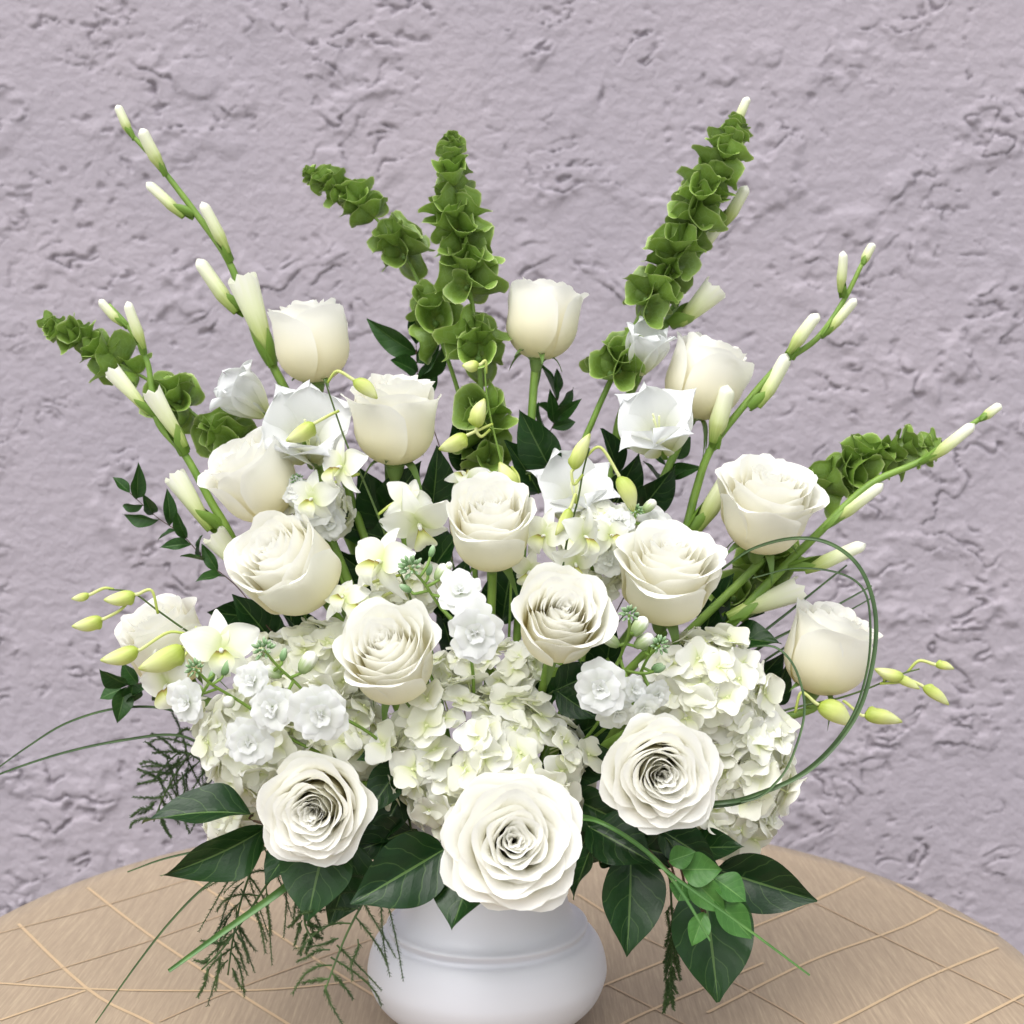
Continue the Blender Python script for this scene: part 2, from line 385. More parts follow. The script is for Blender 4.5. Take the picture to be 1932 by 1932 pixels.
# ------------------------------------------------------------------ vase and foam
VX = Vector((-.018, 0, .0026))
def build_vase():
    m, t, bs, out = material('white_ceramic')
    tc = t.nodes.new('ShaderNodeTexCoord')
    c = ramp(t, noise(t, 9, 3, tc.outputs['Object']), [(.3, (.62, .63, .685)), (.7, (.65, .66, .71))]).outputs[0]
    t.links.new(c, bs.inputs['Base Color']); bs.inputs['Roughness'].default_value = .42
    bump(t, bs, noise(t, 25, 3, tc.outputs['Object']), .08, .002)
    key = [(0, 0), (.058, 0), (.067, .004), (.080, .016), (.0862, .031), (.0858, .042), (.0828, .0520), (.0790, .0580), (.0762, .0605), (.0728, .0615), (.0712, .0635), (.0722, .0660), (.0728, .0680), (.0712, .0695), (.0665, .0705), (.0628, .0735),
           (.0600, .0790), (.0580, .0870), (.0565, .098), (.0555, .112), (.0555, .126), (.058, .138), (.063, .147), (.068, .155), (.070, .163), (.071, .166), (.068, .166), (.064, .158), (.055, .148), (.035, .142), (.0, .140)]
    kp = smooth([Vector((a, 0, b)) for a, b in key], 4); kp = [(max(0, p.x), p.z) for p in kp]
    v = thing('vase', 'white ceramic urn vase with a rounded grooved foot on the tablecloth', 'vase', VX)
    part('body', MB().lathe(kp, 96).mesh('body', m), v, Matrix.Translation(VX))
    f = MB().lathe([(0, .138), (.052, .149), (.060, .160), (.058, .172), (.040, .184), (0, .188)], 24)
    tag(part('floral_foam', f.mesh('floral_foam', M_foam), None, Matrix.Translation(VX)), 'dark green floral foam block filling the mouth of the vase', 'floral foam')
build_vase()

# ------------------------------------------------------------------ roses
def rose_petals(seed, o, n):
    """list of (fn) for unit rose petals, inner to outer, and the unit height; widest diameter 1"""
    r = random.Random(seed); out = []; rm = 0; hm = 0
    for i in range(n):
        t = i/(n-1); th = i*2.39996+r.uniform(-.25, .25)
        Rr = .016+.399*t**(.95+.25*max(0, o-.2))
        Hh = .84+.05*math.sin(math.pi*min(1, t*1.1))+.06*max(0, o-.3)*(1-t)-(.02+.34*max(0, o-.2))*t**4 + r.uniform(-.022, .022)
        lean = R(-6*math.sin(math.pi*t)+(2+48*o)*t**(2.6-1.2*o)+r.uniform(-2.5, 2.5)*t); curl = R(8+34*max(0, o-.25)+(50+60*o)*t**(3.2-1.4*o)+r.uniform(-6, 14)*(.3+t)); c0 = .66-.14*o*t
        zb = Rr*(1.0-.25*o); LA = math.pi/2*math.sqrt((Rr*Rr+zb*zb)/2); LB = max(.12, Hh-zb)
        path = []; M_ = 28; x = Rr; z = zb
        for k in range(M_+1):
            p = k/M_; path.append((x, z)); q = max(0, (p-c0)/(1-c0))
            a = math.pi/2-lean*min(1, p*2.2)-curl*q**1.5
            x += math.cos(a)*LB/M_; z += math.sin(a)*LB/M_
        rm = max(rm, path[-1][0], max(a for a, b in path)); hm = max(hm, max(b for a, b in path))
        hw = 1.85-.72*t; ph = r.uniform(0, 6.28); wa = (.006+.016*t)*(.7+.6*o); tuck = (.09+.04*r.random())*(1-.5*t); sh = .12+.07*t; tipk = .05*t*r.random(); nf = r.choice((2, 3, 3, 4)); notch = r.uniform(-.5, .5)
        def fn(u, v, th=th, Rr=Rr, zb=zb, LA=LA, LB=LB, path=path, hw=hw, ph=ph, wa=wa, tuck=tuck, sh=sh, t=t, tipk=tipk, nf=nf, notch=notch):
            U = 2*u-1; e = 1-sh*abs(U)**3.2+tipk*(math.exp(-((U-notch*.4)/.16)**2)-.5)
            e += .012*math.sin(7*U+ph)*(.3+t)
            s = v*e*(LA+LB)
            if s < LA:
                a = s/LA*math.pi/2; rr = Rr*math.sin(a); z = zb*(1-math.cos(a))
            else:
                p = (s-LA)/LB*28; k = min(27, int(p)); f = min(p-k, 1.6); rr = path[k][0]+(path[k+1][0]-path[k][0])*f; z = path[k][1]+(path[k+1][1]-path[k][1])*f
            wv = v**4
            rr += wa*wv*math.sin(nf*U*1.7+ph)*1.4 + .035*t*(.4+o)*abs(U)**3*v**3
            z += wa*wv*math.cos(nf*U*2.1+ph*2)*.8
            rr *= 1+tuck*U*min(1, v*1.6)
            ang = th+U*hw*(.5+.5*math.sin(min(1, v*1.5)*math.pi/2))*(1-.10*v**6)
            return (rr*math.cos(ang), rr*math.sin(ang), z)
        out.append(fn)
    return out, .5/rm, hm
def calyx(th, M, D, base, fr):
    pr = [(0, -.16), (.035, -.155), (.06, -.11), (.075, -.06), (.085, -.02), (.07, .03), (0, .04)]
    kp = smooth([Vector((a, 0, b)) for a, b in pr], 3)
    part('calyx', MB().lathe([(max(0, p.x)*D, p.z*D) for p in kp], 12).mesh('calyx', M_sepal), th, M)
    for k in range(5):
        a = k*2*math.pi/5+rng.uniform(-.2, .2); refl = rng.uniform(.2, 1.1); L = D*rng.uniform(.34, .46)
        def fn(u, v):
            U = 2*u-1; wd = .085*D*(1-v)**.7*(.6+.4*min(1, v*6)); q = v*v*refl
            x = D*(.07+.06*v)+L*v*math.sin(.7+q)*.55; z = -.03*D+L*v*math.cos(.7+q*1.9)*.75-(0 if refl < .7 else L*.35*v*v)
            return (x*math.cos(a)-U*wd*math.sin(a), x*math.sin(a)+U*wd*math.cos(a), z+abs(U)*.02*D)
        part('sepal', MB().grid(fn, 4, 8).mesh('sepal', M_sepal), th, M)
def rose(label, cx, cy, dpx, o, ax, Y, seed, n=30, stemr=.0032, mid=None):
    D = px(dpx, Y); A = axis(ax); fns, sc, hm = rose_petals(seed, o, n)
    H = hm*sc*D; C = P(cx, cy, Y); base = C-A*H*.52
    ft = foot(base); th = thing('rose', label, 'rose', ft, 'white roses in the arrangement')
    M = frame(base, A, (math.cos(seed), .3, math.sin(seed)))
    for f in fns:
        me = MB().grid(lambda u, v: tuple(c*sc*D for c in f(u, v)), 14, 14).mesh('petal', M_rose)
        part('petal', me, th, M)
    calyx(th, M, D, base, A)
    b2 = base-A*D*.14; m = b2.lerp(ft, .5)+Vector((0, 0, .01)) if mid is None else mid
    m = m - A*D*.15
    stem_part(th, [ft, m, b2-A*D*.1, b2], stemr, stemr*.95, M_stem)
    return th
rose('white tulip-shaped rose beside the tallest gladiolus, a green orchid bud at its foot', 588, 642, 168, .02, (-.10, .98, .10), .035, 1, 24)
rose('white rose with scalloped rim below the leaning bells of ireland, orchid bud at its shoulder', 745, 790, 216, .30, (.02, .95, .22), .005, 2, 26)
rose('closed white rose on a bare green stem beside the upright bells of ireland', 1022, 602, 160, .04, (.12, .98, -.02), .055, 3, 24)
rose('closed white rose tucked behind an open gladiolus blossom with pale stamens', 1328, 712, 168, .04, (.30, .88, .10), .055, 14, 24)
rose('round white rose against the short gladiolus, partly under an open blossom', 478, 905, 172, .06, (-.45, .70, .40), .0, 5, 26)
rose('plump white rose with a spiral side above the hydrangea covered by stock blossoms', 545, 1070, 212, .10, (-.38, .55, .65), -.035, 6, 30)
rose('white rose with creamy heart between the scalloped rose and the tight spiral rose', 925, 995, 200, .22, (-.02, .76, .60), -.045, 7, 32)
rose('wide white rose with flaring outer petals above the tall creamy hydrangea', 1258, 1088, 232, .55, (.06, .86, .45), -.04, 8, 30)
rose('white rose in front of the reclining bells of ireland beside the far gladiolus', 1445, 957, 220, .40, (.08, .84, .46), .0, 9, 32)
rose('lone white rose inside the loop of bear grass', 1560, 1226, 186, .06, (.26, .92, .20), .0, 10, 26)
rose('creamy white rose between the stock-covered hydrangea and the large round hydrangea', 735, 1243, 218, .28, (-.16, .66, .70), -.085, 11, 34)
rose('full white rose with tight spiral heart just above the large round hydrangea', 1056, 1174, 205, .26, (.10, .56, .78), -.09, 12, 34)
rose('open white rose facing out beside the two curled glossy leaves', 600, 1522, 226, .48, (-.04, .10, 1), -.10, 13, 46)
rose('largest open white rose hanging over the vase neck', 968, 1588, 284, .60, (.04, .30, .93), -.135, 24, 48)
rose('open white rose resting against the tall creamy hydrangea', 1243, 1456, 232, .52, (.02, .10, 1), -.115, 15, 46)
rose('white rose at the edge behind the drooping orchid buds', 316, 1215, 188, .15, (-.30, .78, .34), .0, 16, 26)

# ------------------------------------------------------------------ hydrangeas
def petal_unit(seed, cup, wave, wid):
    r = random.Random(seed); p1, p2 = r.uniform(0, 6), r.uniform(0, 6); asym = r.uniform(-.08, .08)
    def fn(u, v):
        U = 2*u-1; wd = wid*math.sin(math.pi*(.05+.74*v**.80))**.70
        y = v*(1-.42*abs(U)**2.4*v**1.5)
        x = U*wd+asym*v*v
        z = cup*(v*v*.9+U*U*.35*v)-.06*v**4 + wave*v*v*math.sin(4*U+p1)+wave*.6*math.sin(5*v+p2)*v
        return (x, y, z)
    return fn
HP = [MB().grid(petal_unit(k, rng.uniform(-.05, .32), .05, rng.uniform(.54, .66)), 9, 9).mesh('petal', M_hyd) for k in range(9)]
def centre_mesh():
    b = MB().lathe([(0, -.05), (.07, -.02), (.085, .05), (.05, .11), (0, .12)], 8)
    b.tube([(0, 0, -.04), (.03, .02, -.5), (0, 0, -1.1)], [.045, .04, .04], 5, False); return b.mesh('floret', M_centre)
HC = centre_mesh()
def floret(th, pos, nrm, size, r, spin=None):
    M = frame(pos, nrm, (r.uniform(-1, 1), r.uniform(-1, 1), r.uniform(-1, 1))) @ S(size*.5)
    f = part('floret', HC, th, M)
    k4 = 4 if r.random() < .9 else 5
    for k in range(k4):
        a = 2*math.pi*k/k4+r.uniform(-.15, .15); s = r.uniform(.88, 1.08)
        Mp = M @ Matrix.Rotation(a, 4, 'Z') @ Matrix.Rotation(r.uniform(-.30, .42), 4, 'X') @ Matrix.Rotation(r.uniform(-.25, .25), 4, 'Y') @ Matrix.Translation((0, .02, .02+.04*(k % 2))) @ S(s*1.05, s, s)
        part('petal', r.choice(HP), f, Mp)
def hydrangea(label, lobes, seed, fpx=84):
    r = random.Random(seed)
    c0 = P(lobes[0][0], lobes[0][1], lobes[0][5]); ft = foot(c0)
    th = thing('hydrangea', label, 'hydrangea', ft, 'white hydrangea heads')
    stem_part(th, [ft, ft.lerp(c0, .5), c0], .004, .0045, M_stem)
    for (cx, cy, rx, ry, rz, Y, n) in lobes:
        c = P(cx, cy, Y); e = Vector((px(rx, Y), px(rz, Y), px(ry, Y)))
        stem_part(th, [c0, c0.lerp(c, .5), c], .003, .0025, M_stem, 'branch')
        for k in range(n):
            z = 1-2*(k+.5)/n; a = k*2.39996+r.uniform(-.2, .2); q = math.sqrt(1-z*z)
            d = Vector((q*math.cos(a), q*math.sin(a), z))
            if d.y > .45: continue
            sc = r.uniform(.80, 1.04)*(1+.10*math.sin(3.1*d.x+seed)*math.sin(2.7*d.z+2*seed)+.06*math.sin(7*d.x+5*d.z))
            pos = c+Vector((d.x*e.x, d.y*e.y, d.z*e.z))*sc
            nr = Vector((d.x/e.x, d.y/e.y, d.z/e.z)).normalized()
            nr = (nr+Vector((r.uniform(-.55, .55), r.uniform(-.45, .45), r.uniform(-.3, .6)))).normalized()
            floret(th, pos, nr, px(fpx, Y)*r.uniform(.85, 1.12), r)
    return th
hydrangea('large round white hydrangea above the biggest open rose',
          [(912, 1440, 196, 150, 125, -.055, 190)], 3, 82)
hydrangea('white hydrangea half covered by ruffled stock blossoms',
          [(500, 1390, 115, 110, 95, -.025, 92), (590, 1265, 100, 85, 80, -.02, 70), (640, 1400, 90, 85, 70, -.02, 56), (440, 1550, 36, 30, 26, .02, 16)], 4)
hydrangea('tall creamy hydrangea beside the bear grass loop',
          [(1330, 1300, 112, 105, 95, -.03, 92), (1400, 1430, 92, 105, 90, -.02, 80), (1365, 1515, 88, 88, 80, -.02, 64)], 5)
hydrangea('small hydrangea cluster tucked between the creamy-hearted rose and wide rose',
          [(1130, 1040, 75, 80, 50, .0, 60)], 6, 60)
hydrangea('small hydrangea cluster peeking out between the round rose and plump rose',
          [(600, 965, 58, 50, 36, .01, 34)], 9, 56)
hydrangea('small hydrangea cluster under the twin orchid blossoms above the creamy white rose',
          [(765, 1110, 62, 42, 36, .0, 34)], 10, 56)
hydrangea('small hydrangea cluster filling the gap under the tight spiral rose',
          [(930, 1262, 100, 45, 45, -.03, 56)], 8, 62)

# ------------------------------------------------------------------ gladioli
def bud_mesh(seed, open_):
    r = random.Random(seed); b = MB(); ph = r.uniform(0, 6)
    def fn(u, v):
        a = 2*math.pi*u
        rad = .055+.085*math.sin(math.pi*min(1, v*1.05+.06))**.8*(.75+.25*v) if open_ < .3 else .05+.10*v**.8
        if open_ < .3: rad = (.055+.075*min(1, v*3))*(1-max(0, (v-.86)/.14)**2.6*.98)*(1-.18*v)
        rad *= 1+.05*math.sin(3*a+ph+4*v)
        z = v*(1+(.045*math.sin(3*a+ph)+.03*math.sin(7*a))*v**3*(1 if open_ >= .3 else .2))
        bend = .05*math.sin(ph)*v*v
        return (rad*math.cos(a)+bend, rad*math.sin(a), z)
    b.grid(fn, 16, 28); return b.mesh('bud', M_gbud)
GB = [bud_mesh(k, .0) for k in range(3)]; GBO = [bud_mesh(k+9, .5) for k in range(2)]
def bract_mesh(k):
    r = random.Random(k+77); sp = r.uniform(1.3, 1.9)
    def fn(u, v):
        U = 2*u-1; a = U*sp*(1-v**2.2)+.001; rad = .075+.022*math.sin(math.pi*v)
        return (rad*math.cos(a)-.03+.03*v, rad*math.sin(a)*1.05, v-.02)
    return MB().grid(fn, 8, 10).mesh('bract', M_bract)
BR = [bract_mesh(k) for k in range(3)]
def gpetal(seed, flare, wid):
    r = random.Random(seed); p1 = r.uniform(0, 6)
    def fn(u, v):
        U = 2*u-1; wd = wid*(.14+.86*math.sin(math.pi*min(.80, .06+.74*v)))*(1 if v < .62 else math.sqrt(max(0, 1-((v-.62)/.38)**2))*.97+.03)
        a = .18+flare*v**1.8; L = v*(1-.10*abs(U)**2)
        x = U*wd; rr = .05+.50*L*math.sin(a*.9)+.12*v; z = L*math.cos(a*.62)
        z += .06*U*U*v-.03*v*math.cos(3*U); rr += .045*v*v*math.sin(4*U+p1)-.08*U*U*v; z += .035*v*v*math.sin(3*U+p1*2)
        return (x, rr, z)
    return MB().grid(fn, 12, 18).mesh('petal', M_glad)
GP = {}
def gflower(th, base, tip, openness, seed, wid=.40):
    key = round(openness, 2)
    if key not in GP: GP[key] = [gpetal(int(key*100)+k, openness*(.72+.13*k), wid*(.80+.08*(k*2 % 5))) for k in range(6)]
    L = (tip-base).length; M = frame(base, tip-base, (math.cos(seed), math.sin(seed), .3)) @ S(L)
    tb = part('blossom_tube', MB().lathe([(.03, -.05), (.06, .02), (.09, .12), (.13, .28), (.135, .34)], 14).mesh('blossom_tube', M_glad), th, M)
    for k in range(6):
        part('petal', GP[key][(k*2+seed) % 6], th, M @ Matrix.Rotation(k*math.pi/3+.22*math.sin(seed*2+k*1.7), 4, 'Z') @ Matrix.Translation((0, .0 if k % 2 else -.02, 0)) @ S(1, 1, 1 if k % 2 else .96))
    for k in range(3):
        a = k*2.1; s = MB().tube([(0, 0, .1), (.02*math.cos(a), .02*math.sin(a), .45), (.05*math.cos(a), .05*math.sin(a), .68)], [.012, .01, .014], 6)
        part('stamen', s.mesh('stamen', M_centre), th, M)
    part('bract', BR[seed % 3], th, frame(base-(tip-base)*.12, tip-base, (0, -1, 0)) @ S(L*.85, L*.85, L*.5))
def gladiolus(label, pts, Y0, Y1, buds, flowers=(), r0=9.5, r1=3.6):
    n = len(pts); W = [P(x, y, Y0+(Y1-Y0)*i/(n-1)) for i, (x, y) in enumerate(pts)]
    ft = foot(W[0]); th = thing('gladiolus_stem', label, 'gladiolus', ft, 'white gladiolus stems')
    _, sp = stem_part(th, [ft, ft.lerp(W[0], .55)+Vector((0, 0, .004))]+W, px(r0, Y0)*1.12, px(r1, Y1)*1.15, M_stem)
    for k, (tx, ty, bx, by, wd, *op) in enumerate(buds):
        f = min(1, max(0, min(range(n), key=lambda i: (pts[i][0]-bx)**2+(pts[i][1]-by)**2)/(n-1)))
        Y = Y0+(Y1-Y0)*f-.004*(1 if k % 2 else -.3)
        b = P(bx, by, Y); t = P(tx, ty, Y-.006*(k % 2)); L = (t-b).length; w2 = px(wd, Y)/.235/1.0
        me = rng.choice(GBO if op else GB)
        part('bud', me, th, frame(b, t-b, (rng.uniform(-1, 1), -1, rng.uniform(-1, 1))) @ S(w2, w2, L))
        near = min(sp, key=lambda p: (p-b).length); ax = (t-b).normalized()
        low = b-ax*L*.22; low = low.lerp(near, .6)
        side = Vector((near.x-b.x, -.4*abs(near.x-b.x)-.004, near.z-b.z))
        bl = L*.62
        part('bract', BR[k % 3], th, frame(low, (b+ax*L*.3)-low, -side) @ S(w2*1.12, w2*1.12, bl*.85))
        part('bract', BR[(k+1) % 3], th, frame(low.lerp(near, .4), (b+ax*L*.28)-low, side) @ S(w2*1.16, w2*1.16, bl*.95))
    for k, (tx, ty, bx, by, Yb, Yt, op) in enumerate(flowers):
        b = P(bx, by, Yb); gflower(th, b, b.lerp(P(tx, ty, Yt), .84), op, k+3)
        near = min(sp, key=lambda p: (p-b).length)
        stem_part(th, [near, b.lerp(near, .4), b], .003, .003, M_stem, 'pedicel')
    return th
gladiolus('tallest white gladiolus with pale buds rising bare above the tulip-shaped rose', [(600, 880), (545, 750), (510, 680), (470, 590), (430, 490), (375, 410), (330, 350), (290, 300), (252, 258)], .06, .07,
          [(219, 200, 248, 256, 17), (262, 245, 308, 322, 23), (278, 342, 346, 410, 20), (379, 382, 432, 478, 22), (370, 492, 446, 590, 27), (455, 525, 508, 672, 44, 1)],
          [(400, 695, 500, 782, .05, .03, .55), (570, 745, 585, 865, .03, -.03, .95)])
gladiolus('short gladiolus with cut-tipped buds in front of the outstretched bells of ireland', [(520, 1180), (435, 1010), (400, 950), (350, 860), (300, 800), (287, 740), (277, 680), (245, 620), (205, 575)], .03, .05,
          [(185, 568, 232, 614, 17), (236, 570, 272, 658, 20), (213, 698, 282, 782, 26, 1), (285, 740, 350, 843, 30, 1), (328, 898, 397, 1000, 34, 1), (402, 1010, 472, 1090, 38, 1)])
gladiolus('gladiolus hidden behind the tall packed bells of ireland, two blossoms open', [(1150, 900), (1170, 790), (1215, 690), (1262, 600), (1312, 490), (1352, 390), (1380, 290), (1398, 225)], .075, .085,
          [(1410, 182, 1388, 238, 17), (1412, 352, 1366, 425, 23), (1352, 424, 1316, 480, 24), (1350, 540, 1282, 612, 40, 1)],
          [(1240, 590, 1205, 705, .05, .03, .50), (1225, 735, 1250, 850, .035, -.015, .98)])
gladiolus('gladiolus with seven pale buds leaning between two white roses against the wall', [(1240, 1120), (1290, 1010), (1312, 930), (1340, 850), (1400, 770), (1470, 690), (1540, 640), (1590, 570), (1628, 495)], .035, .05,
          [(1646, 458, 1627, 500, 17), (1594, 474, 1585, 552, 18), (1612, 562, 1560, 630, 20), (1542, 590, 1488, 666, 24), (1490, 670, 1430, 768, 28), (1378, 728, 1345, 835, 34), (1392, 868, 1312, 1005, 34)])
gladiolus('low gladiolus reclining along the underside of a bells of ireland stem', [(1290, 1280), (1365, 1195), (1440, 1110), (1540, 1010), (1640, 915), (1740, 868), (1830, 803), (1880, 770)], .02, .03,
          [(1888, 762, 1850, 792, 18), (1840, 802, 1752, 868, 22), (1666, 910, 1566, 988, 24), (1632, 1024, 1518, 1078, 26), (1508, 1108, 1372, 1164, 38, 1)], r0=12)
# an open blossom stem in the middle
th = gladiolus('short gladiolus with one wide open blossom behind the creamy-hearted rose', [(1070, 1120), (1085, 1040), (1090, 985)], .05, .04, [], [(1085, 850, 1085, 985, .035, -.01, .97)])

# ------------------------------------------------------------------ bells of ireland
def bell_mesh(seed):
    r = random.Random(seed); p1, p2 = r.uniform(0, 6), r.uniform(0, 6); ell = r.uniform(.62, .92); wv = r.uniform(.07, .13); pk = r.uniform(0, 6)
    def fn(u, v):
        a = 2*math.pi*u
        rad = .07+.43*(v**.8) + .06*max(0, v-.8)*5*(v-.8)
        lob = (wv*math.sin(3*a+p1)+wv*.7*math.sin(5*a+p2)+.10*math.cos(a-pk))*v*v
        rad *= 1+.6*lob
        lob += .07*max(0, math.cos(2.5*(a-pk)))**8*v**6; z = .60*v**1.2*(1-.18*max(0, v-.75)/.25)+lob*.6
        return (rad*math.cos(a)*ell, rad*math.sin(a), z)
    return MB().grid(fn, 24, 8).mesh('bell', M_bell)
BM = [bell_mesh(k) for k in range(8)]
NUT = MB().lathe([(0, .02), (.06, .04), (.085, .10), (.05, .16), (0, .175)], 8).mesh('nutlet', M_sepal)
def bells(label, pts, Y0, Y1, whorls, r0=10, r1=4, tipn=8):
    """pts tip first; whorls = (fraction along, bell count, size px, lift)"""
    n = len(pts); W = [P(x, y, Y1+(Y0-Y1)*i/(n-1)) for i, (x, y) in enumerate(pts)]
    ft = foot(W[-1]); th = thing('bells_of_ireland_stem', label, 'bells of ireland', ft, 'bells of ireland stems')
    stem_part(th, [ft, ft.lerp(W[-1], .5)]+W[::-1], px(r0, Y0)*.6, px(r1, Y1)*.5, M_stem)
    sp = smooth(W, 10)
    acc = [0]
    for a, b in zip(sp, sp[1:]): acc.append(acc[-1]+(b-a).length)
    def at(f):
        s = f*acc[-1]; k = max(i for i in range(len(acc)) if acc[i] <= s+1e-9); k = min(k, len(sp)-2)
        q = (s-acc[k])/max(1e-9, acc[k+1]-acc[k]); return sp[k].lerp(sp[k+1], q), (sp[k]-sp[k+1]).normalized()
    ph = rng.uniform(0, 6)
    for k, (f, c, sz, lift) in enumerate(whorls):
        p, d = at(f); Y = p.y; size = px(sz, Y); e1 = d.orthogonal().normalized(); e2 = d.cross(e1); ph += math.pi/c+rng.uniform(-.2, .2)
        for j in range(c):
            a = ph+2*math.pi*j/c+rng.uniform(-.22, .22); outd = e1*math.cos(a)+e2*math.sin(a)
            l = R(lift+14+rng.uniform(-26, 26)); ax = outd*math.cos(l)+d*math.sin(l); ax.z += .10
            if rng.random() < .10: continue
            s = size*.94*rng.uniform(.74, 1.16)
            pos = p+outd*px(3, Y)+d*rng.uniform(-.006, .006)
            M = frame(pos, ax, d) @ S(s)
            b = part('bell', rng.choice(BM), th, M); part('nutlet', NUT, b, M)
    p, d = at(0)
    for k in range(tipn):
        a = k*2.4; outd = d.orthogonal().normalized(); outd = (Matrix.Rotation(a, 3, d) @ outd)
        ax = outd*(.2+.09*k)+d; M = frame(p-d*px(2.2*k, p.y)+outd*px(1, p.y), ax) @ S(px(14+2.6*k, p.y))
        part('bell', rng.choice(BM), th, M)
bells('leaning bells of ireland stem with bare gaps beside the upright one', [(580, 325), (640, 360), (715, 418), (768, 490), (800, 560), (835, 650), (870, 760), (890, 880)], .075, .095,
      [(.05, 5, 40, 50), (.09, 6, 50, 45), (.135, 6, 58, 40), (.18, 6, 66, 32), (.225, 6, 70, 25), (.335, 6, 82, 20), (.37, 4, 76, 5), (.55, 6, 84, 20), (.60, 5, 76, 5)], 9, 4)
bells('upright bells of ireland stem standing straight beside the closed rose', [(852, 256), (855, 320), (862, 400), (878, 500), (895, 600), (905, 700), (912, 800), (922, 920)], .045, .055,
      [(.03, 5, 40, 62), (.065, 5, 52, 55), (.11, 5, 66, 50), (.16, 6, 78, 42), (.215, 6, 84, 36), (.27, 6, 86, 28), (.32, 5, 84, 18), (.40, 6, 92, 22), (.435, 5, 88, 5), (.595, 6, 94, 24), (.64, 6, 92, 8), (.79, 6, 90, 24), (.86, 6, 92, 8), (.94, 6, 88, 10)], 11, 5)
bells('tall tilted bells of ireland stem densely packed, a gladiolus bud at its tip', [(1388, 238), (1368, 285), (1330, 360), (1295, 440), (1255, 520), (1205, 600), (1165, 690), (1120, 790), (1090, 880)], .05, .06,
      [(.02, 6, 48, 55), (.06, 6, 62, 45), (.10, 6, 70, 40), (.145, 6, 78, 36), (.19, 6, 84, 32), (.235, 6, 84, 28), (.28, 6, 84, 20), (.36, 6, 84, 25), (.40, 5, 80, 5), (.50, 6, 84, 20), (.535, 5, 80, 5), (.70, 6, 82, 20), (.735, 5, 78, 2)], 12, 5, 12)
bells('bells of ireland stem stretching out behind the short gladiolus', [(92, 612), (150, 638), (215, 680), (300, 730), (370, 785), (440, 840), (520, 930)], .055, .075,
      [(.03, 5, 42, 45), (.08, 6, 52, 40), (.14, 6, 62, 34), (.20, 6, 70, 28), (.27, 6, 76, 22), (.35, 5, 78, 14), (.52, 6, 84, 20), (.56, 5, 80, 5), (.73, 6, 86, 20), (.79, 5, 84, 8), (.9, 5, 80, 8)], 9, 4, 11)
bells('bells of ireland stem reclining on top of the low gladiolus', [(1752, 842), (1700, 850), (1630, 868), (1560, 915), (1500, 985), (1440, 1070), (1370, 1160), (1320, 1230)], .045, .055,
      [(.03, 6, 56, 45), (.08, 6, 68, 40), (.135, 6, 76, 34), (.19, 6, 84, 28), (.245, 6, 86, 24), (.30, 6, 86, 18), (.36, 5, 84, 14), (.62, 6, 86, 18), (.68, 6, 84, 8), (.80, 5, 84, 8)], 10, 5)

# ------------------------------------------------------------------ stock
def stock_petal(seed):
    r = random.Random(seed); p1, p2 = r.uniform(0, 6), r.uniform(0, 6)
    def fn(u, v):
        U = 2*u-1; wd = .14+.42*math.sin(math.pi*(.02+.60*v))
        y = v*(1-.26*U*U*v)*(1+.05*math.sin(6*U+p2)*v-.05*v*math.exp(-(U/.16)**2)); x = U*wd
        z = .10*v+.045*v*v*math.sin(4*U+p1)+.018*math.sin(9*U+p2)*v**3-.10*v**3
        return (x, y, z)
    return MB().grid(fn, 12, 8).mesh('petal', M_stock)
SP = [stock_petal(k) for k in range(6)]
SCEN = MB().lathe([(0, -.3), (.06, -.28), (.09, 0), (.05, .1), (0, .11)], 8).mesh('floret', M_sepal)
def stock_floret(th, pos, nrm, size, r):
    M = frame(pos, nrm, (r.uniform(-1, 1), r.uniform(-1, 1), .2)) @ S(size*.5)
    f = part('floret', SCEN, th, M)
    for lay, (n, s, tilt) in enumerate(((5, 1.0, .06), (5, .80, .28), (4, .50, .75), (3, .32, 1.2))):
        for k in range(n):
            a = 2*math.pi*(k+.5*lay)/n+r.uniform(-.25, .25); q = s*r.uniform(.85, 1.1)
            part('petal', r.choice(SP), f, M @ Matrix.Rotation(a, 4, 'Z') @ Matrix.Rotation(tilt+r.uniform(-.18, .18), 4, 'X') @ Matrix.Translation((0, .02, .02*lay)) @ S(q))
SB = MB().lathe([(0, 0), (.16, .08), (.27, .35), (.25, .65), (.14, .92), (0, 1.0)], 9).mesh('bud', M_sbud)
SBW = MB().lathe([(0, 0), (.18, .06), (.30, .30), (.33, .6), (.28, .85), (.12, .98), (0, .96)], 9).mesh('bud', M_sbudw)
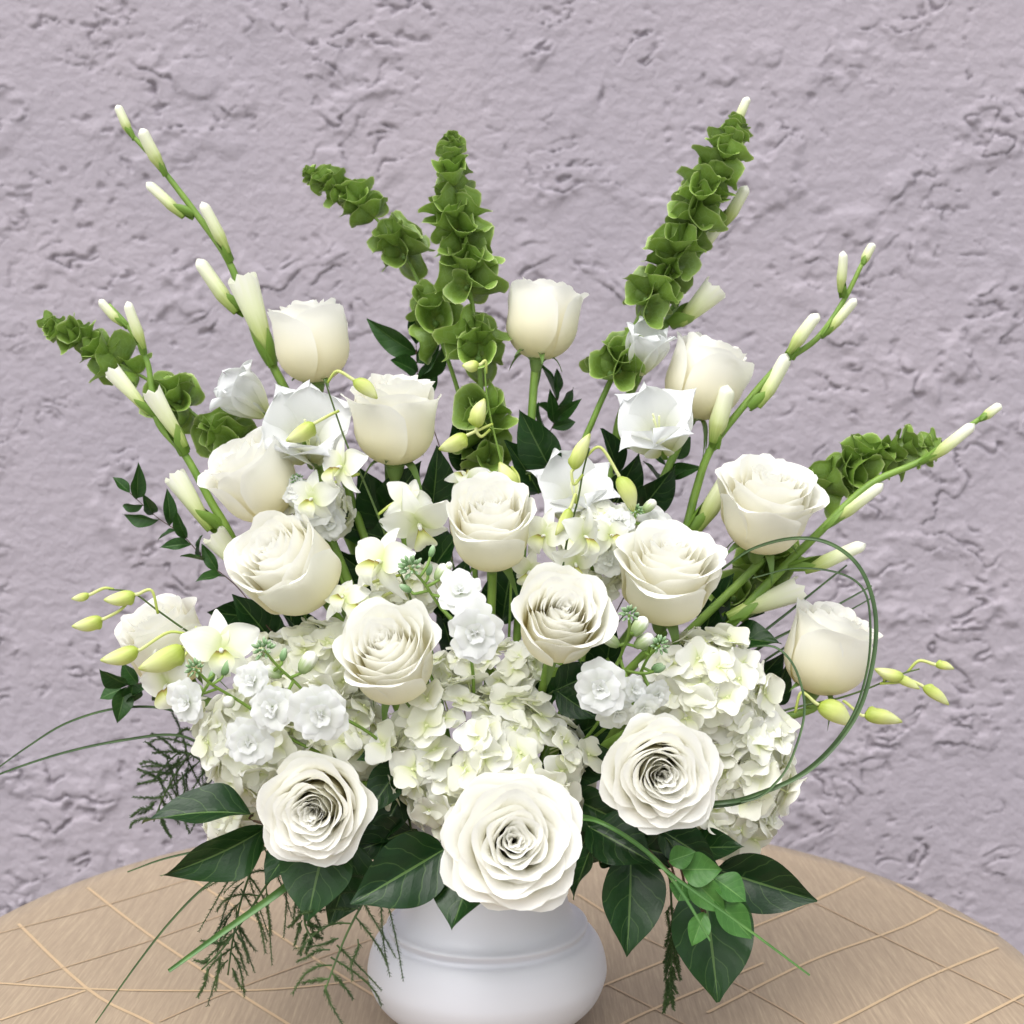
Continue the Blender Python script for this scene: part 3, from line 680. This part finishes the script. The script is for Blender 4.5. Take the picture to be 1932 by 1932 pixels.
def stock(label, pts, Y0, Y1, florets, buds, tip=34, seed=1):
    """pts tip first"""
    r = random.Random(seed); n = len(pts); W = [P(x, y, Y1+(Y0-Y1)*i/(n-1)) for i, (x, y) in enumerate(pts)]
    ft = foot(W[-1]); th = thing('stock_stem', label, 'stock flower', ft, 'white stock stems')
    _, sp = stem_part(th, [ft, ft.lerp(W[-1], .5)]+W[::-1], px(7, Y0)*.5, px(5.5, Y1)*.5, M_stem)
    d = (W[0]-W[1]).normalized(); ts = px(tip, Y1)
    for k in range(22):
        z = 1-1.5*(k+.5)/22; a = k*2.4; q = math.sqrt(max(0, 1-z*z)); e1 = d.orthogonal().normalized(); e2 = d.cross(e1)
        v = (e1*math.cos(a)+e2*math.sin(a))*q+d*z
        s = ts*r.uniform(.30, .44)
        part('bud', SB, th, frame(W[0]+v*ts*.28, v+d*.3) @ S(s*.85, s*.85, s))
    for (x, y, w, dy, *white) in buds:
        Y = Y1+(Y0-Y1)*.4-dy; p = P(x, y, Y); nr = min(sp, key=lambda q_: (q_-p).length+max(0, q_.z-p.z)*2); L = px(w, Y)*1.25
        ax = (p-nr).normalized()+Vector((0, -.2, .5)); ax.normalize()
        part('bud', SBW if white else SB, th, frame(p-ax*L*.5, ax) @ S(L*.95, L*.95, L))
        stem_part(th, [nr, nr.lerp(p, .6)+Vector((0, 0, -.003)), p-ax*L*.48], .0011, .0010, M_stem, 'pedicel', 6, 4)
    for (x, y, w, nx, ny, dY) in florets:
        Y = dY; p = P(x, y, Y); nr = min(sp, key=lambda q_: (q_-p).length)
        stock_floret(th, p, axis((nx, ny, 1)), px(w, Y), r)
        stem_part(th, [nr, nr.lerp(p, .5)+Vector((0, .004, -.003)), p-axis((nx, ny, 1))*px(w, Y)*.12], .0012, .0012, M_stem, 'pedicel', 6, 4)
stock('stock stem with grey green bud tip between the creamy-hearted and creamy white roses', [(775, 1072), (800, 1100), (830, 1145), (856, 1178), (890, 1250)], -.06, -.105,
      [(895, 1192, 118, .1, .05, -.115), (868, 1118, 100, .2, .9, -.10)],
      [(832, 1080, 30, .0, 1), (810, 1075, 20, 0), (765, 1110, 22, 0), (815, 1040, 20, 0), (845, 1070, 18, 0, 1)], 40, 1)
stock('stock stem with bud tip and pale opening buds above the tall creamy hydrangea', [(1187, 1160), (1186, 1195), (1172, 1235), (1155, 1280), (1130, 1360)], -.06, -.10,
      [(1132, 1297, 105, -.1, .1, -.11), (1165, 1345, 80, .1, -.4, -.095), (1215, 1335, 66, .3, -.6, -.10), (1195, 1300, 60, .5, .1, -.10)],
      [(1152, 1208, 32, 0, 1), (1206, 1182, 36, 0, 1), (1215, 1210, 34, 0, 1), (1245, 1262, 22, 0)], 32, 2)
stock('thin curved stock stem with green tip right on the tall creamy hydrangea', [(1245, 1218), (1222, 1242), (1205, 1280), (1190, 1330)], -.06, -.095,
      [(1240, 1310, 62, .4, -.3, -.09)], [(1228, 1208, 22, 0), (1240, 1258, 22, 0), (1212, 1212, 28, 0, 1)], 32, 3)
stock('stock stem with ruffled double blossoms and thick green stalk over a hydrangea', [(498, 1226), (525, 1258), (560, 1290), (600, 1330), (700, 1385)], -.07, -.105,
      [(605, 1345, 120, 0, 0, -.115), (515, 1335, 100, -.2, .1, -.10), (478, 1285, 76, -.4, .3, -.09)],
      [(515, 1268, 30, 0, 1), (535, 1235, 22, 0), (560, 1345, 34, .01, 1), (580, 1250, 40, 0, 1)], 38, 4)
stock('stock stem with loose buds directly below the yellow-throated orchid blossom', [(368, 1262), (395, 1288), (430, 1310), (470, 1335), (560, 1400)], -.05, -.085,
      [(355, 1325, 92, -.5, .1, -.08), (470, 1400, 100, -.1, .0, -.09)],
      [(368, 1300, 30, 0, 1), (428, 1258, 30, 0), (400, 1275, 20, 0), (432, 1325, 30, .01, 1), (410, 1255, 16, 0)], 32, 5)
stock('small stock stem budding behind the wide white rose', [(1200, 965), (1195, 990), (1180, 1030), (1160, 1090)], .0, -.01,
      [(1165, 985, 66, -.1, .8, -.012), (1235, 985, 70, .3, .6, -.0), (1150, 1060, 60, -.2, .3, -.02)], [(1190, 950, 26, 0, 1), (1225, 955, 26, 0, 1)], 24, 6)
stock('small stock stem beside the round rose and the orchid spray', [(560, 905), (565, 930), (580, 965), (610, 1020)], .0, -.01,
      [(595, 950, 90, .0, .3, -.015), (555, 925, 64, -.3, .5, -.012), (620, 990, 70, .3, .1, -.01)], [(560, 950, 28, 0, 1)], 22, 7)

# ------------------------------------------------------------------ orchid sprays
def opet(seed, wid, L, back):
    r = random.Random(seed); p = r.uniform(0, 6)
    def fn(u, v):
        U = 2*u-1; wd = wid*math.sin(math.pi*min(.93, .08+.85*v**.85))**.8
        return (U*wd, v*L*(1-.08*U*U), .05+.16*v-back*v**2.2+.10*U*U*v+.03*math.sin(4*U+p)*v)
    return fn
OP = [MB().grid(opet(1, .42, 1.0, .30), 10, 10).mesh('petal', M_orch), MB().grid(opet(2, .30, 1.0, .1), 10, 10).mesh('petal', M_orch)]
OS = [MB().grid(opet(k, .24, 1.0, .35+.2*k), 8, 10).mesh('sepal', M_orch) for k in range(3)]
def lip_fn(u, v):
    U = 2*u-1; wd = .10+.20*math.sin(math.pi*min(.9, v)); return (U*wd, -.05-v*.62, .10+.35*math.sin(v*2.2)+.32*U*U*(1-v*.7)-.25*v**3+.03*math.sin(9*U)*v**3)
LIP = MB().grid(lip_fn, 10, 10).mesh('lip', M_lip)
COLM = MB().tube([(0, -.02, 0), (0, -.03, .15), (0, -.07, .26)], [.05, .06, .045], 8).mesh('column', M_orch)
def orchid_flower(th, pos, nrm, up, size, r):
    M = frame(pos, nrm, up) @ S(size*.5)
    for a, me in ((R(70), OP[0]), (R(-70), OP[0])): part('petal', me, th, M @ Matrix.Rotation(a+r.uniform(-.1, .1), 4, 'Z') @ Matrix.Rotation(r.uniform(-.2, .2), 4, 'X'))
    for a in (0, R(145), R(-145)): part('sepal', r.choice(OS), th, M @ Matrix.Rotation(a+r.uniform(-.1, .1), 4, 'Z') @ Matrix.Rotation(r.uniform(-.15, .15), 4, 'X'))
    part('lip', LIP, th, M); part('column', COLM, th, M)
def obud(th, tip, base, wd, Y, stemp, drop=0):
    t = P(tip[0], tip[1], Y); b = P(base[0], base[1], Y); L = (t-b).length; w2 = px(wd, Y)
    me = OBM[rng.randrange(len(OBM))]
    part('bud', me, th, frame(b, t-b, (rng.uniform(-1, 1), -1, rng.uniform(-1, 1))) @ S(w2, w2, L))
    s = P(stemp[0], stemp[1], Y+.002); back = (b-t).normalized()
    mid = s.lerp(b+back*L*.4, .55)+Vector((0, 0, px(drop, Y)))
    stem_part(th, [s, mid, b+back*L*.12, b], .0010, .0013, M_obud, 'pedicel', 6, 6)
def obm(k):
    r = random.Random(k); b = MB(); sp = r.uniform(.0, .25)
    def fn(u, v):
        a = 2*math.pi*u; rad = .5*math.sin(math.pi*(.05+.93*v**.8))**.75*(1-.12*v)
        rad *= 1+.05*math.cos(3*a+k); sx = sp*math.exp(-((v-.12)/.10)**2)
        return (rad*math.cos(a)+sx*max(0, math.cos(a))+.12*math.sin(math.pi*v), rad*math.sin(a), v)
    return b.grid(fn, 14, 12).mesh('bud', M_obud)
OBM = [obm(k) for k in range(4)]
def orchid(label, pts, Y0, Y1, buds, flowers, seed, r=3.4):
    rr = random.Random(seed); n = len(pts); W = [P(x, y, Y1+(Y0-Y1)*i/(n-1)) for i, (x, y) in enumerate(pts)]
    ft = foot(W[-1]); th = thing('orchid_spray', label, 'orchid', ft, 'white orchid sprays')
    _, sp = stem_part(th, [ft, ft.lerp(W[-1], .5)]+W[::-1], px(r*1.4, Y0)*.6, px(r, Y1)*.45, M_dstem if seed != 3 else M_stem)
    for b in buds: obud(th, *b)
    for (x, y, w, ax, up, Y) in flowers:
        p = P(x, y, Y); orchid_flower(th, p, axis(ax), axis(up), px(w*1.25, Y), rr)
        s = min(sp, key=lambda q: (q-p).length); stem_part(th, [s, s.lerp(p, .5)+Vector((0, .003, .003)), p], .0011, .0013, M_obud, 'pedicel', 6, 5)
orchid('arching orchid spray with five green buds and a yellow-throated blossom', [(205, 1112), (250, 1118), (295, 1150), (340, 1182), (375, 1205), (440, 1250), (540, 1330)], -.02, -.045,
       [((135, 1130), (168, 1122), 17, -.045, (215, 1112), 6), ((196, 1132), (254, 1122), 30, -.048, (298, 1158), 22), ((136, 1182), (192, 1168), 30, -.046, (250, 1122), -4),
        ((190, 1246), (260, 1226), 36, -.05, (350, 1195), 14), ((262, 1262), (345, 1222), 46, -.055, (362, 1200), 20)],
       [(418, 1225, 130, (.15, .25, 1), (-.1, 1, 0), -.06), (318, 1288, 110, (-.4, -.35, .8), (-.5, .7, .3), -.045)], 1)
orchid('orchid spray curving beside the scalloped rose with dangling buds', [(612, 715), (632, 775), (655, 840), (685, 905), (718, 985), (745, 1060), (780, 1150)], -.03, -.03,
       [((712, 752), (668, 718), 30, -.035, (618, 722), 12), ((540, 832), (592, 800), 34, -.035, (640, 775), 0)],
       [(648, 880, 100, (-.7, .1, .6), (-.1, 1, 0), -.03), (790, 985, 120, (.15, -.5, .8), (-.3, .8, .5), -.03), (722, 1060, 120, (-.5, .3, .7), (.1, 1, 0), -.05), (690, 1150, 90, (-.3, .5, .6), (.3, 1, 0), -.05), (590, 940, 90, (-.2, .1, 1), (0, 1, 0), -.02), (770, 945, 84, (.3, .3, .8), (.4, .9, 0), -.02), (650, 1130, 84, (-.2, .6, .7), (0, 1, 0), -.045)], 2)
orchid('slim orchid spray of buds along the upright bells of ireland', [(915, 695), (918, 740), (928, 800), (945, 870), (960, 960), (965, 1060)], -.0, -.015,
       [((872, 690), (903, 688), 24, -.015, (917, 705), 14), ((914, 752), (900, 806), 32, -.015, (925, 810), -4), ((828, 848), (880, 822), 34, -.015, (930, 800), 0), ((942, 872), (975, 918), 34, -.012, (965, 880), 12)],
       [(880, 905, 80, (-.2, .7, .4), (0, .6, -.6), -.0)], 3)
orchid('orchid spray with two yellow green buds above the tight spiral rose', [(1112, 845), (1100, 890), (1090, 945), (1072, 1010), (1062, 1070), (1050, 1140)], -.045, -.055,
       [((1113, 818), (1082, 885), 30, -.055, (1100, 895), -10), ((1195, 965), (1168, 900), 36, -.055, (1102, 865), 26), ((1048, 1010), (1075, 960), 22, -.055, (1086, 950), 12)],
       [(1100, 1010, 90, (.6, -.1, .6), (.2, 1, 0), -.055), (1030, 1010, 90, (-.4, .2, .8), (.3, 1, .0), -.045), (1085, 1060, 80, (.2, -.4, .8), (.1, 1, 0), -.045), (1000, 1075, 76, (-.3, -.3, .8), (.3, 1, 0), -.04), (1150, 1010, 76, (.4, .3, .8), (0, 1, 0), -.03)], 4)
orchid('orchid spray of green buds only, poking out behind the bear grass loop', [(1735, 1262), (1700, 1272), (1640, 1298), (1580, 1318), (1520, 1330), (1450, 1350), (1380, 1380)], -.01, -.02,
       [((1800, 1262), (1765, 1254), 18, -.02, (1712, 1268), 12), ((1790, 1330), (1742, 1296), 24, -.02, (1690, 1275), 0), ((1735, 1300), (1690, 1278), 20, -.022, (1668, 1285), 0), ((1650, 1262), (1705, 1278), 26, -.022, (1660, 1290), 0),
        ((1702, 1362), (1632, 1350), 32, -.022, (1590, 1322), 8), ((1606, 1368), (1545, 1330), 44, -.024, (1500, 1345), 22)], [], 5)

# ------------------------------------------------------------------ leaves
LEAFC = {}
def leaf_mesh(mat, bend, fold, seed, shape):
    key = (mat.name, round(bend, 1), round(fold, 1), seed % 4, shape)
    if key in LEAFC: return LEAFC[key]
    r = random.Random(seed % 4+int(bend*10)); p1, p2 = r.uniform(0, 6), r.uniform(0, 6)
    def fn(u, v):
        U = 2*u-1
        if shape == 'salal': wd = .5*(math.sin(math.pi*v**.80)**.85)*(1-.25*v**5) if 0 < v < 1 else 0
        else: wd = .5*math.sin(math.pi*v**.92)**.95 if 0 < v < 1 else 0
        if shape == 'salal' and v > .8: wd = .5*(math.sin(math.pi*.8**.80)**.85)*(1-.25*.8**5)*(1-((v-.8)/.2)**.9)
        wd = max(wd, .012)
        z = fold*abs(U)*wd*1.1-bend*v*v+.035*math.sin(6*v+p1)*U+.03*math.sin(11*v+p2)*abs(U)**2*wd*2
        return (U*wd, v, z)
    LEAFC[key] = MB().grid(fn, 12, 18).mesh('leaf', mat); return LEAFC[key]
def add_leaf(th, base, tip, wd, Yb, Yt, roll, bend, mat, fold=.25, shape='salal', seed=None, name='leaf'):
    b = P(*base, Yb); t = P(*tip, Yt); L = (t-b).length; w2 = px(wd, (Yb+Yt)/2)
    d = (t-b).normalized(); ref = Vector((0, -1, .45)); nrm = (ref-d*ref.dot(d)).normalized(); nrm = Matrix.Rotation(R(roll), 3, d) @ nrm
    # the mesh bends away by `bend`; aim it so that the bent tip still ends on t
    d2 = (d+nrm*bend).normalized(); n2 = (nrm-d2*nrm.dot(d2)).normalized(); k = 1/math.sqrt(1+bend*bend)
    me = leaf_mesh(mat, bend, fold, rng.randrange(99) if seed is None else seed, shape)
    return part(name, me, th, frame(b, n2, d2) @ S(w2, L*k, L*k))
def sprig(label, stem, Y0, Y1, leaves, mat=None, smat=None, r=3, group='leaf sprigs', shape='salal', name='leaf_sprig', fold=.25, cat='leaves'):
    """stem: points from the foam outwards; leaves: (base, tip, width, Yb, Yt, roll, bend)"""
    mat = mat or M_leaf; n = len(stem); W = [P(x, y, Y0+(Y1-Y0)*i/max(1, n-1)) for i, (x, y) in enumerate(stem)]
    ft = foot(W[0]); th = thing(name, label, cat, ft, group)
    _, sp = stem_part(th, [ft, ft.lerp(W[0], .5)]+W, px(r, Y0)*.6, px(r, Y1)*.3, smat or M_dstem, n=6)
    for (b, t, wd, Yb, Yt, roll, bend) in leaves:
        add_leaf(th, b, t, wd, Yb, Yt, roll, bend, mat, fold, shape)
        bp = P(*b, Yb); s = min(sp, key=lambda q: (q-bp).length)
        if (s-bp).length > .0015:
            stem_part(th, [s, s.lerp(bp, .5)+Vector((0, 0, .001)), bp], .0009, .0009, smat or M_dstem, 'petiole', 6, 4)
    return th
# big glossy leaves round the vase mouth
sprig('glossy dark leaves directly under the open rose beside the curled leaves', [(700, 1560), (640, 1590), (600, 1610)], -.03, -.085,
      [((618, 1575), (580, 1738), 150, -.085, -.105, 10, .12), ((670, 1590), (622, 1746), 110, -.07, -.09, -35, .1), ((560, 1590), (500, 1668), 80, -.07, -.08, 30, .1)])
sprig('broad shiny leaf lying sideways in front of the vase shoulder', [(850, 1560), (832, 1585)], -.06, -.105,
      [((842, 1600), (662, 1706), 138, -.105, -.135, -12, .10)])
sprig('pointed leaf below the largest rose in front of the white vase', [(900, 1580), (880, 1620)], -.07, -.10,
      [((905, 1612), (854, 1756), 150, -.10, -.135, 25, .12), ((930, 1640), (955, 1712), 80, -.10, -.12, -20, .1)])
sprig('dark leaf drooping point down between the vase neck and the largest leaf', [(1130, 1520), (1180, 1600)], -.04, -.075,
      [((1190, 1600), (1182, 1806), 128, -.075, -.10, -15, .12), ((1120, 1590), (1082, 1698), 90, -.085, -.10, 60, .1), ((1110, 1560), (1235, 1632), 110, -.075, -.10, -10, .15)])
sprig('largest dark leaf hanging lowest, under the bright green twig', [(1230, 1560), (1300, 1640)], -.04, -.075,
      [((1325, 1660), (1352, 1892), 168, -.075, -.10, -8, .14)])
sprig('dark leaf stretching out flat over the table beneath the tall creamy hydrangea', [(1250, 1570), (1350, 1640)], -.02, -.045,
      [((1352, 1640), (1542, 1700), 112, -.045, -.06, 15, .12), ((1400, 1620), (1462, 1650), 50, -.03, -.03, 70, .1)])
sprig('two glossy curled leaves sticking out sideways above the hanging fern', [(560, 1550), (500, 1555), (470, 1545)], -.04, -.07,
      [((478, 1538), (268, 1552), 96, -.07, -.085, 40, .3), ((505, 1560), (302, 1652), 100, -.07, -.09, -42, .3)], smat=M_wood)
# bright sprig at right
sprig('bright green leafy twig lying on the largest dark leaf', [(1180, 1560), (1240, 1620), (1300, 1680), (1335, 1740)], -.07, -.12,
      [((1262, 1625), (1312, 1608), 46, -.115, -.12, 0, .1), ((1285, 1640), (1362, 1640), 66, -.115, -.125, 10, .1), ((1300, 1650), (1368, 1720), 60, -.118, -.125, 20, .1), ((1345, 1655), (1408, 1702), 62, -.118, -.125, -20, .1),
       ((1290, 1665), (1280, 1700), 60, -.118, -.125, -20, .1), ((1348, 1695), (1418, 1772), 60, -.122, -.128, 0, .12), ((1330, 1720), (1305, 1785), 44, -.122, -.128, 0, .12)], mat=M_bright, smat=M_wood, shape='oval', group='myrtle twigs')
# thin-leaved twigs
def twig(label, stem, Y0, Y1, n, L, W, spread, f0=.3, mat=None, smat=None):
    m = len(stem); Wp = smooth([Vector((x, y, 0)) for x, y in stem], 8); lv = []
    for k in range(n):
        f = f0+(1-f0)*(k+.5)/n; i = int(f*(len(Wp)-1)); p = Wp[i]; d = (Wp[min(i+1, len(Wp)-1)]-Wp[i-1]).normalized()
        s = 1 if k % 2 else -1; a = math.atan2(d.y, d.x)+s*R(spread+rng.uniform(-30, 26)); l = L*rng.uniform(.6, 1.3)
        Y = Y0+(Y1-Y0)*f
        lv.append(((p.x, p.y), (p.x+l*math.cos(a), p.y+l*math.sin(a)), W*rng.uniform(.85, 1.15), Y, Y+rng.uniform(-.022, .016), rng.uniform(-75, 75), rng.choice((.1, .2, .3))))
    p = Wp[-1]; d = (Wp[-1]-Wp[-3]).normalized(); lv.append(((p.x, p.y), (p.x+d.x*L*.8, p.y+d.y*L*.8), W*.8, Y1, Y1, 20, .1))
    return sprig(label, stem, Y0, Y1, lv, mat or M_myrtle, smat or M_wood, 2.4, 'myrtle twigs', 'oval', 'leafy_twig')
twig('sparse leafy twig with thin brown stem below the short gladiolus', [(520, 1200), (450, 1110), (390, 1060), (345, 1010), (295, 975), (245, 930)], .02, .03, 12, 56, 26, 48, .25)
twig('leafy twig standing behind the upright bells of ireland', [(840, 900), (815, 800), (790, 720), (785, 650)], .09, .10, 7, 90, 44, 36, .35)
twig('dark leafy twig behind the bare stem of the closed rose', [(1000, 900), (1030, 830), (1048, 790), (1050, 745)], .08, .09, 7, 62, 26, 50, .4)
twig('dark leafy twig directly below the open gladiolus blossom with stamens', [(1235, 1010), (1245, 930), (1258, 880), (1275, 830)], .06, .065, 7, 74, 36, 40, .1)
twig('green leafy twig poking out below the rose behind the drooping orchid buds', [(400, 1330), (320, 1300), (260, 1290), (230, 1300)], .02, .03, 7, 58, 42, 50, .35)
# dark filler foliage inside the arrangement
FILL = [('dark leaves in the shade between the plump rose and orchid spray', [(660, 1000, 150), (700, 940, 130), (640, 1070, 130), (690, 1080, 140)]),
        ('dark leaves in the shade under the plump rose', [(480, 1170, 130), (440, 1160, 100), (560, 1190, 120), (530, 1220, 120)]),
        ('dark leaves shaded below the creamy-hearted rose', [(830, 1060, 140), (860, 1110, 130), (800, 1020, 120), (960, 1110, 130)]),
        ('dark leaves behind the slim orchid spray', [(1010, 830, 130), (985, 880, 120), (880, 840, 120), (820, 900, 120), (760, 920, 120)]),
        ('dark leaves in the hollow between the round and the tall creamy hydrangea', [(1118, 1440, 140), (1135, 1530, 150), (1115, 1370, 120), (1115, 1570, 140), (1190, 1590, 140), (1090, 1330, 90), (1045, 1308, 90)]),
        ('dark leaves below the low gladiolus by the wide rose', [(1360, 1140, 130), (1330, 1190, 130), (1390, 1170, 110), (1420, 1210, 110)]),
        ('dark leaves at the foot of the seven-budded gladiolus', [(1240, 920, 110), (1180, 900, 110), (1150, 850, 90)]),
        ('dark leaves between the round and the stock-covered hydrangea', [(725, 1490, 120), (715, 1420, 90), (735, 1545, 130), (700, 1570, 120), (780, 1600, 120), (715, 1590, 130)]),
        ('dark leaves in the shade under the spiral rose', [(1100, 1280, 120), (1150, 1230, 120), (840, 1190, 110)]),
        ('dark leaves under the tall creamy hydrangea above the table', [(1300, 1600, 130), (1250, 1610, 120), (1350, 1600, 110)]),
        ('dark leaves by the lone rose base', [(1450, 1260, 90), (1470, 1290, 80), (1420, 1280, 90)])]
for lab, ls in FILL:
    cx = sum(a[0] for a in ls)/len(ls); cy = sum(a[1] for a in ls)/len(ls)
    fx, fy = 918, 1500; dx, dy = cx-fx, cy-fy; q = math.hypot(dx, dy); dx, dy = dx/q, dy/q
    lv = []
    for (x, y, l) in ls:
        a = math.atan2(dy, dx)+rng.uniform(-.9, .9); Y = rng.uniform(.015, .05) if y < 1240 or x > 1400 else rng.uniform(-.07, -.035)
        lv.append(((x-l*.5*math.cos(a), y-l*.5*math.sin(a)), (x+l*.5*math.cos(a), y+l*.5*math.sin(a)), l*.62, Y+.01, Y-.01, rng.uniform(-40, 40), .12))
    st = [(fx+(cx-fx)*.5, fy+(cy-fy)*.5), (cx-dx*40, cy-dy*40)]
    Ym = .03 if cy < 1240 or cx > 1400 else -.05
    sprig(lab, st, .0, Ym+.012, lv, group='shaded filler leaves')

# ------------------------------------------------------------------ bear grass
def grass(label, pts, Y0, Y1, wd, mat=None, root=True):
    n = len(pts); W = [P(x, y, Y0+(Y1-Y0)*i/(n-1)) for i, (x, y) in enumerate(pts)]
    ft = foot(W[0]); sp = smooth([ft, ft.lerp(W[0], .6)]+W, 9) ; m = len(sp)
    w2 = px(wd, Y0)*.5; b = MB()
    def fn(u, v):
        j = round(v*(m-1)); d = (sp[min(j+1, m-1)]-sp[max(j-1, 0)]).normalized(); s = d.cross(Vector((.15, -1, .25))).normalized(); nn = s.cross(d)
        U = 2*u-1; taper = 1-.55*max(0, (v-.5)/.5)**1.5
        p = sp[j]+s*w2*U*taper-nn*w2*.55*(1-abs(U))*taper-ft; return tuple(p)
    b.grid(fn, 4, m-1)
    b.grid(lambda u, v: tuple(Vector(fn(u, v))+Vector((0, .0005, -.0003))), 4, m-1)
    o = tag(part('grass_blade', b.mesh('grass_blade', mat or M_grass), None, Matrix.Translation(ft)), label, 'grass blade', 'bear grass blades')
    return o
grass('wide outer loop of bear grass circling the lone rose', [(1350, 1515), (1425, 1500), (1530, 1450), (1610, 1360), (1645, 1260), (1652, 1160), (1625, 1075), (1570, 1027), (1500, 1015), (1420, 1035), (1360, 1075)], -.09, -.02, 9)
grass('second blade doubling the outer bear grass loop', [(1350, 1522), (1430, 1502), (1530, 1445), (1602, 1362), (1636, 1265), (1642, 1170), (1628, 1110), (1580, 1080), (1500, 1072), (1420, 1090)], -.088, -.015, 5)
grass('small inner loop of bear grass in front of the lone rose', [(1400, 1512), (1470, 1470), (1505, 1400), (1518, 1330), (1500, 1260), (1465, 1222), (1420, 1220), (1390, 1235)], -.088, -.03, 5)
grass('topmost straight bear grass blade rising behind the lone rose', [(1340, 1330), (1400, 1230), (1500, 1145), (1598, 1066)], .02, .02, 6)
grass('straight bear grass blade crossing just under its neighbour by the lone rose', [(1350, 1340), (1410, 1240), (1520, 1175), (1645, 1105)], .02, .025, 6)
grass('lowest straight bear grass blade entering the lone rose', [(1350, 1345), (1420, 1265), (1500, 1210), (1650, 1125)], .025, .03, 5)
grass('thick cut green blade slanting across the hanging ferns over the table', [(600, 1620), (530, 1680), (425, 1755), (318, 1832)], -.06, -.11, 15, M_grass2)
grass('long green blade slanting across the bright twig and past the largest leaf', [(1120, 1545), (1200, 1590), (1260, 1645), (1400, 1745), (1528, 1840)], -.10, -.15, 7, M_grass2)
grass('short green blade bent down over the largest leaf', [(1130, 1550), (1230, 1615), (1290, 1690), (1340, 1775)], -.11, -.14, 8, M_grass2)
grass('thin blade arching out toward the wall, the upper of two', [(420, 1400), (330, 1342), (230, 1335), (130, 1362), (50, 1410), (-40, 1475)], .02, .06, 4.5)
grass('thin blade arching out toward the wall, the lower of two', [(430, 1430), (340, 1388), (240, 1395), (120, 1420), (0, 1460), (-60, 1490)], .02, .05, 5)
grass('long thin dark blade falling in a curve down to the cloth', [(540, 1580), (470, 1620), (390, 1670), (320, 1740), (250, 1830), (180, 1930)], -.03, -.06, 4.5)
grass('short thin blade tip showing behind the curled leaves', [(500, 1580), (400, 1600), (310, 1620), (240, 1645)], -.0, .01, 4.5)

# ------------------------------------------------------------------ asparagus fern
def fern(label, pts, Y0, Y1, n, Lb, spread, seed, f0=.15, droop=.35, need=5, both=True):
    r = random.Random(seed); k = len(pts); W = [P(x, y, Y0+(Y1-Y0)*i/(k-1)) for i, (x, y) in enumerate(pts)]
    ft = foot(W[0]); th = thing('fern_frond', label, 'fern', ft, 'asparagus fern fronds')
    stem_part(th, [ft, ft.lerp(W[0], .6)]+W, .0012, .0006, M_fern, n=5)
    sp = smooth(W, 10); m = len(sp)
    for j in range(n):
        f = f0+(1-f0)*(j+.5)/n; i = min(m-2, int(f*(m-1))); p = sp[i]; d = (sp[i+1]-sp[max(0, i-1)]).normalized()
        s = 1 if j % 2 else -1
        side = d.cross(Vector((0, -1, .3))).normalized()*s
        a = R(spread+r.uniform(-14, 14)); L = px(Lb, Y0)*(1-.62*f)*r.uniform(.75, 1.2)
        dr = (d*math.cos(a)+side*math.sin(a)+Vector((0, r.uniform(-.35, .35), 0))).normalized()
        dv = r.uniform(.2, 1.9); cv = r.uniform(-.22, .28)
        bp = [p+dr*L*q+Vector((0, 0, -droop*dv*L*q*q))+side*cv*L*math.sin(3*q+j) for q in (0, .2, .4, .6, .8, 1)]
        b = MB().tube([q-ft for q in bp], [.0006, .0006, .0005, .0005, .0004, .0003], 4, False)
        fine = smooth(bp, 7)
        for t_ in range(4, len(fine)):
            q = fine[t_]; dd = (fine[t_]-fine[t_-1]).normalized()
            for z in range(need):
                v = (Vector((r.gauss(0, 1), r.gauss(0, 1), r.gauss(0, 1)))).normalized()
                v = (v-dd*v.dot(dd)).normalized()*.7+dd*.8; l = .0029*r.uniform(.6, 1.3)*(1.1-.5*t_/len(fine))
                b.tube([q-ft, q-ft+v*l], [.00024, .00012], 3, False)
        part('branchlet', b.mesh('branchlet', M_fern), th, Matrix.Translation(ft))
fern('feathery fern frond hanging right beside the vase foot', [(735, 1640), (700, 1680), (660, 1750), (635, 1810), (612, 1872)], -.08, -.125, 17, 150, 66, 1, .1, .35, 4)
fern('dense fern frond drooping over the table below the curled leaves', [(520, 1560), (480, 1630), (455, 1700), (440, 1770), (430, 1840)], -.04, -.07, 19, 120, 42, 2, .0, .5, 4)
fern('fern frond hanging behind the thick cut green blade', [(560, 1600), (510, 1660), (470, 1720), (420, 1790), (380, 1830)], -.05, -.08, 11, 100, 50, 3, .1, .4, 4)
fern('dark fern frond spreading beside the stock-covered hydrangea', [(440, 1350), (390, 1390), (345, 1440), (310, 1500), (290, 1550)], .03, .05, 26, 130, 58, 4, .0, .1, 6)
fern('fern frond pointing out behind the edge of the stock-covered hydrangea', [(450, 1460), (390, 1440), (340, 1420), (290, 1470)], .04, .06, 18, 110, 60, 5, .1, .2, 5)
fern('narrow fern tip dangling straight down beside the largest dark leaf', [(1250, 1620), (1268, 1720), (1268, 1800), (1262, 1890)], -.04, -.06, 22, 50, 22, 6, .25, .5, 5)
fern('short fern tip peeking between the biggest leaf and vase', [(600, 1640), (580, 1690), (575, 1740), (590, 1775)], -.06, -.09, 10, 60, 50, 7, .2, .5)
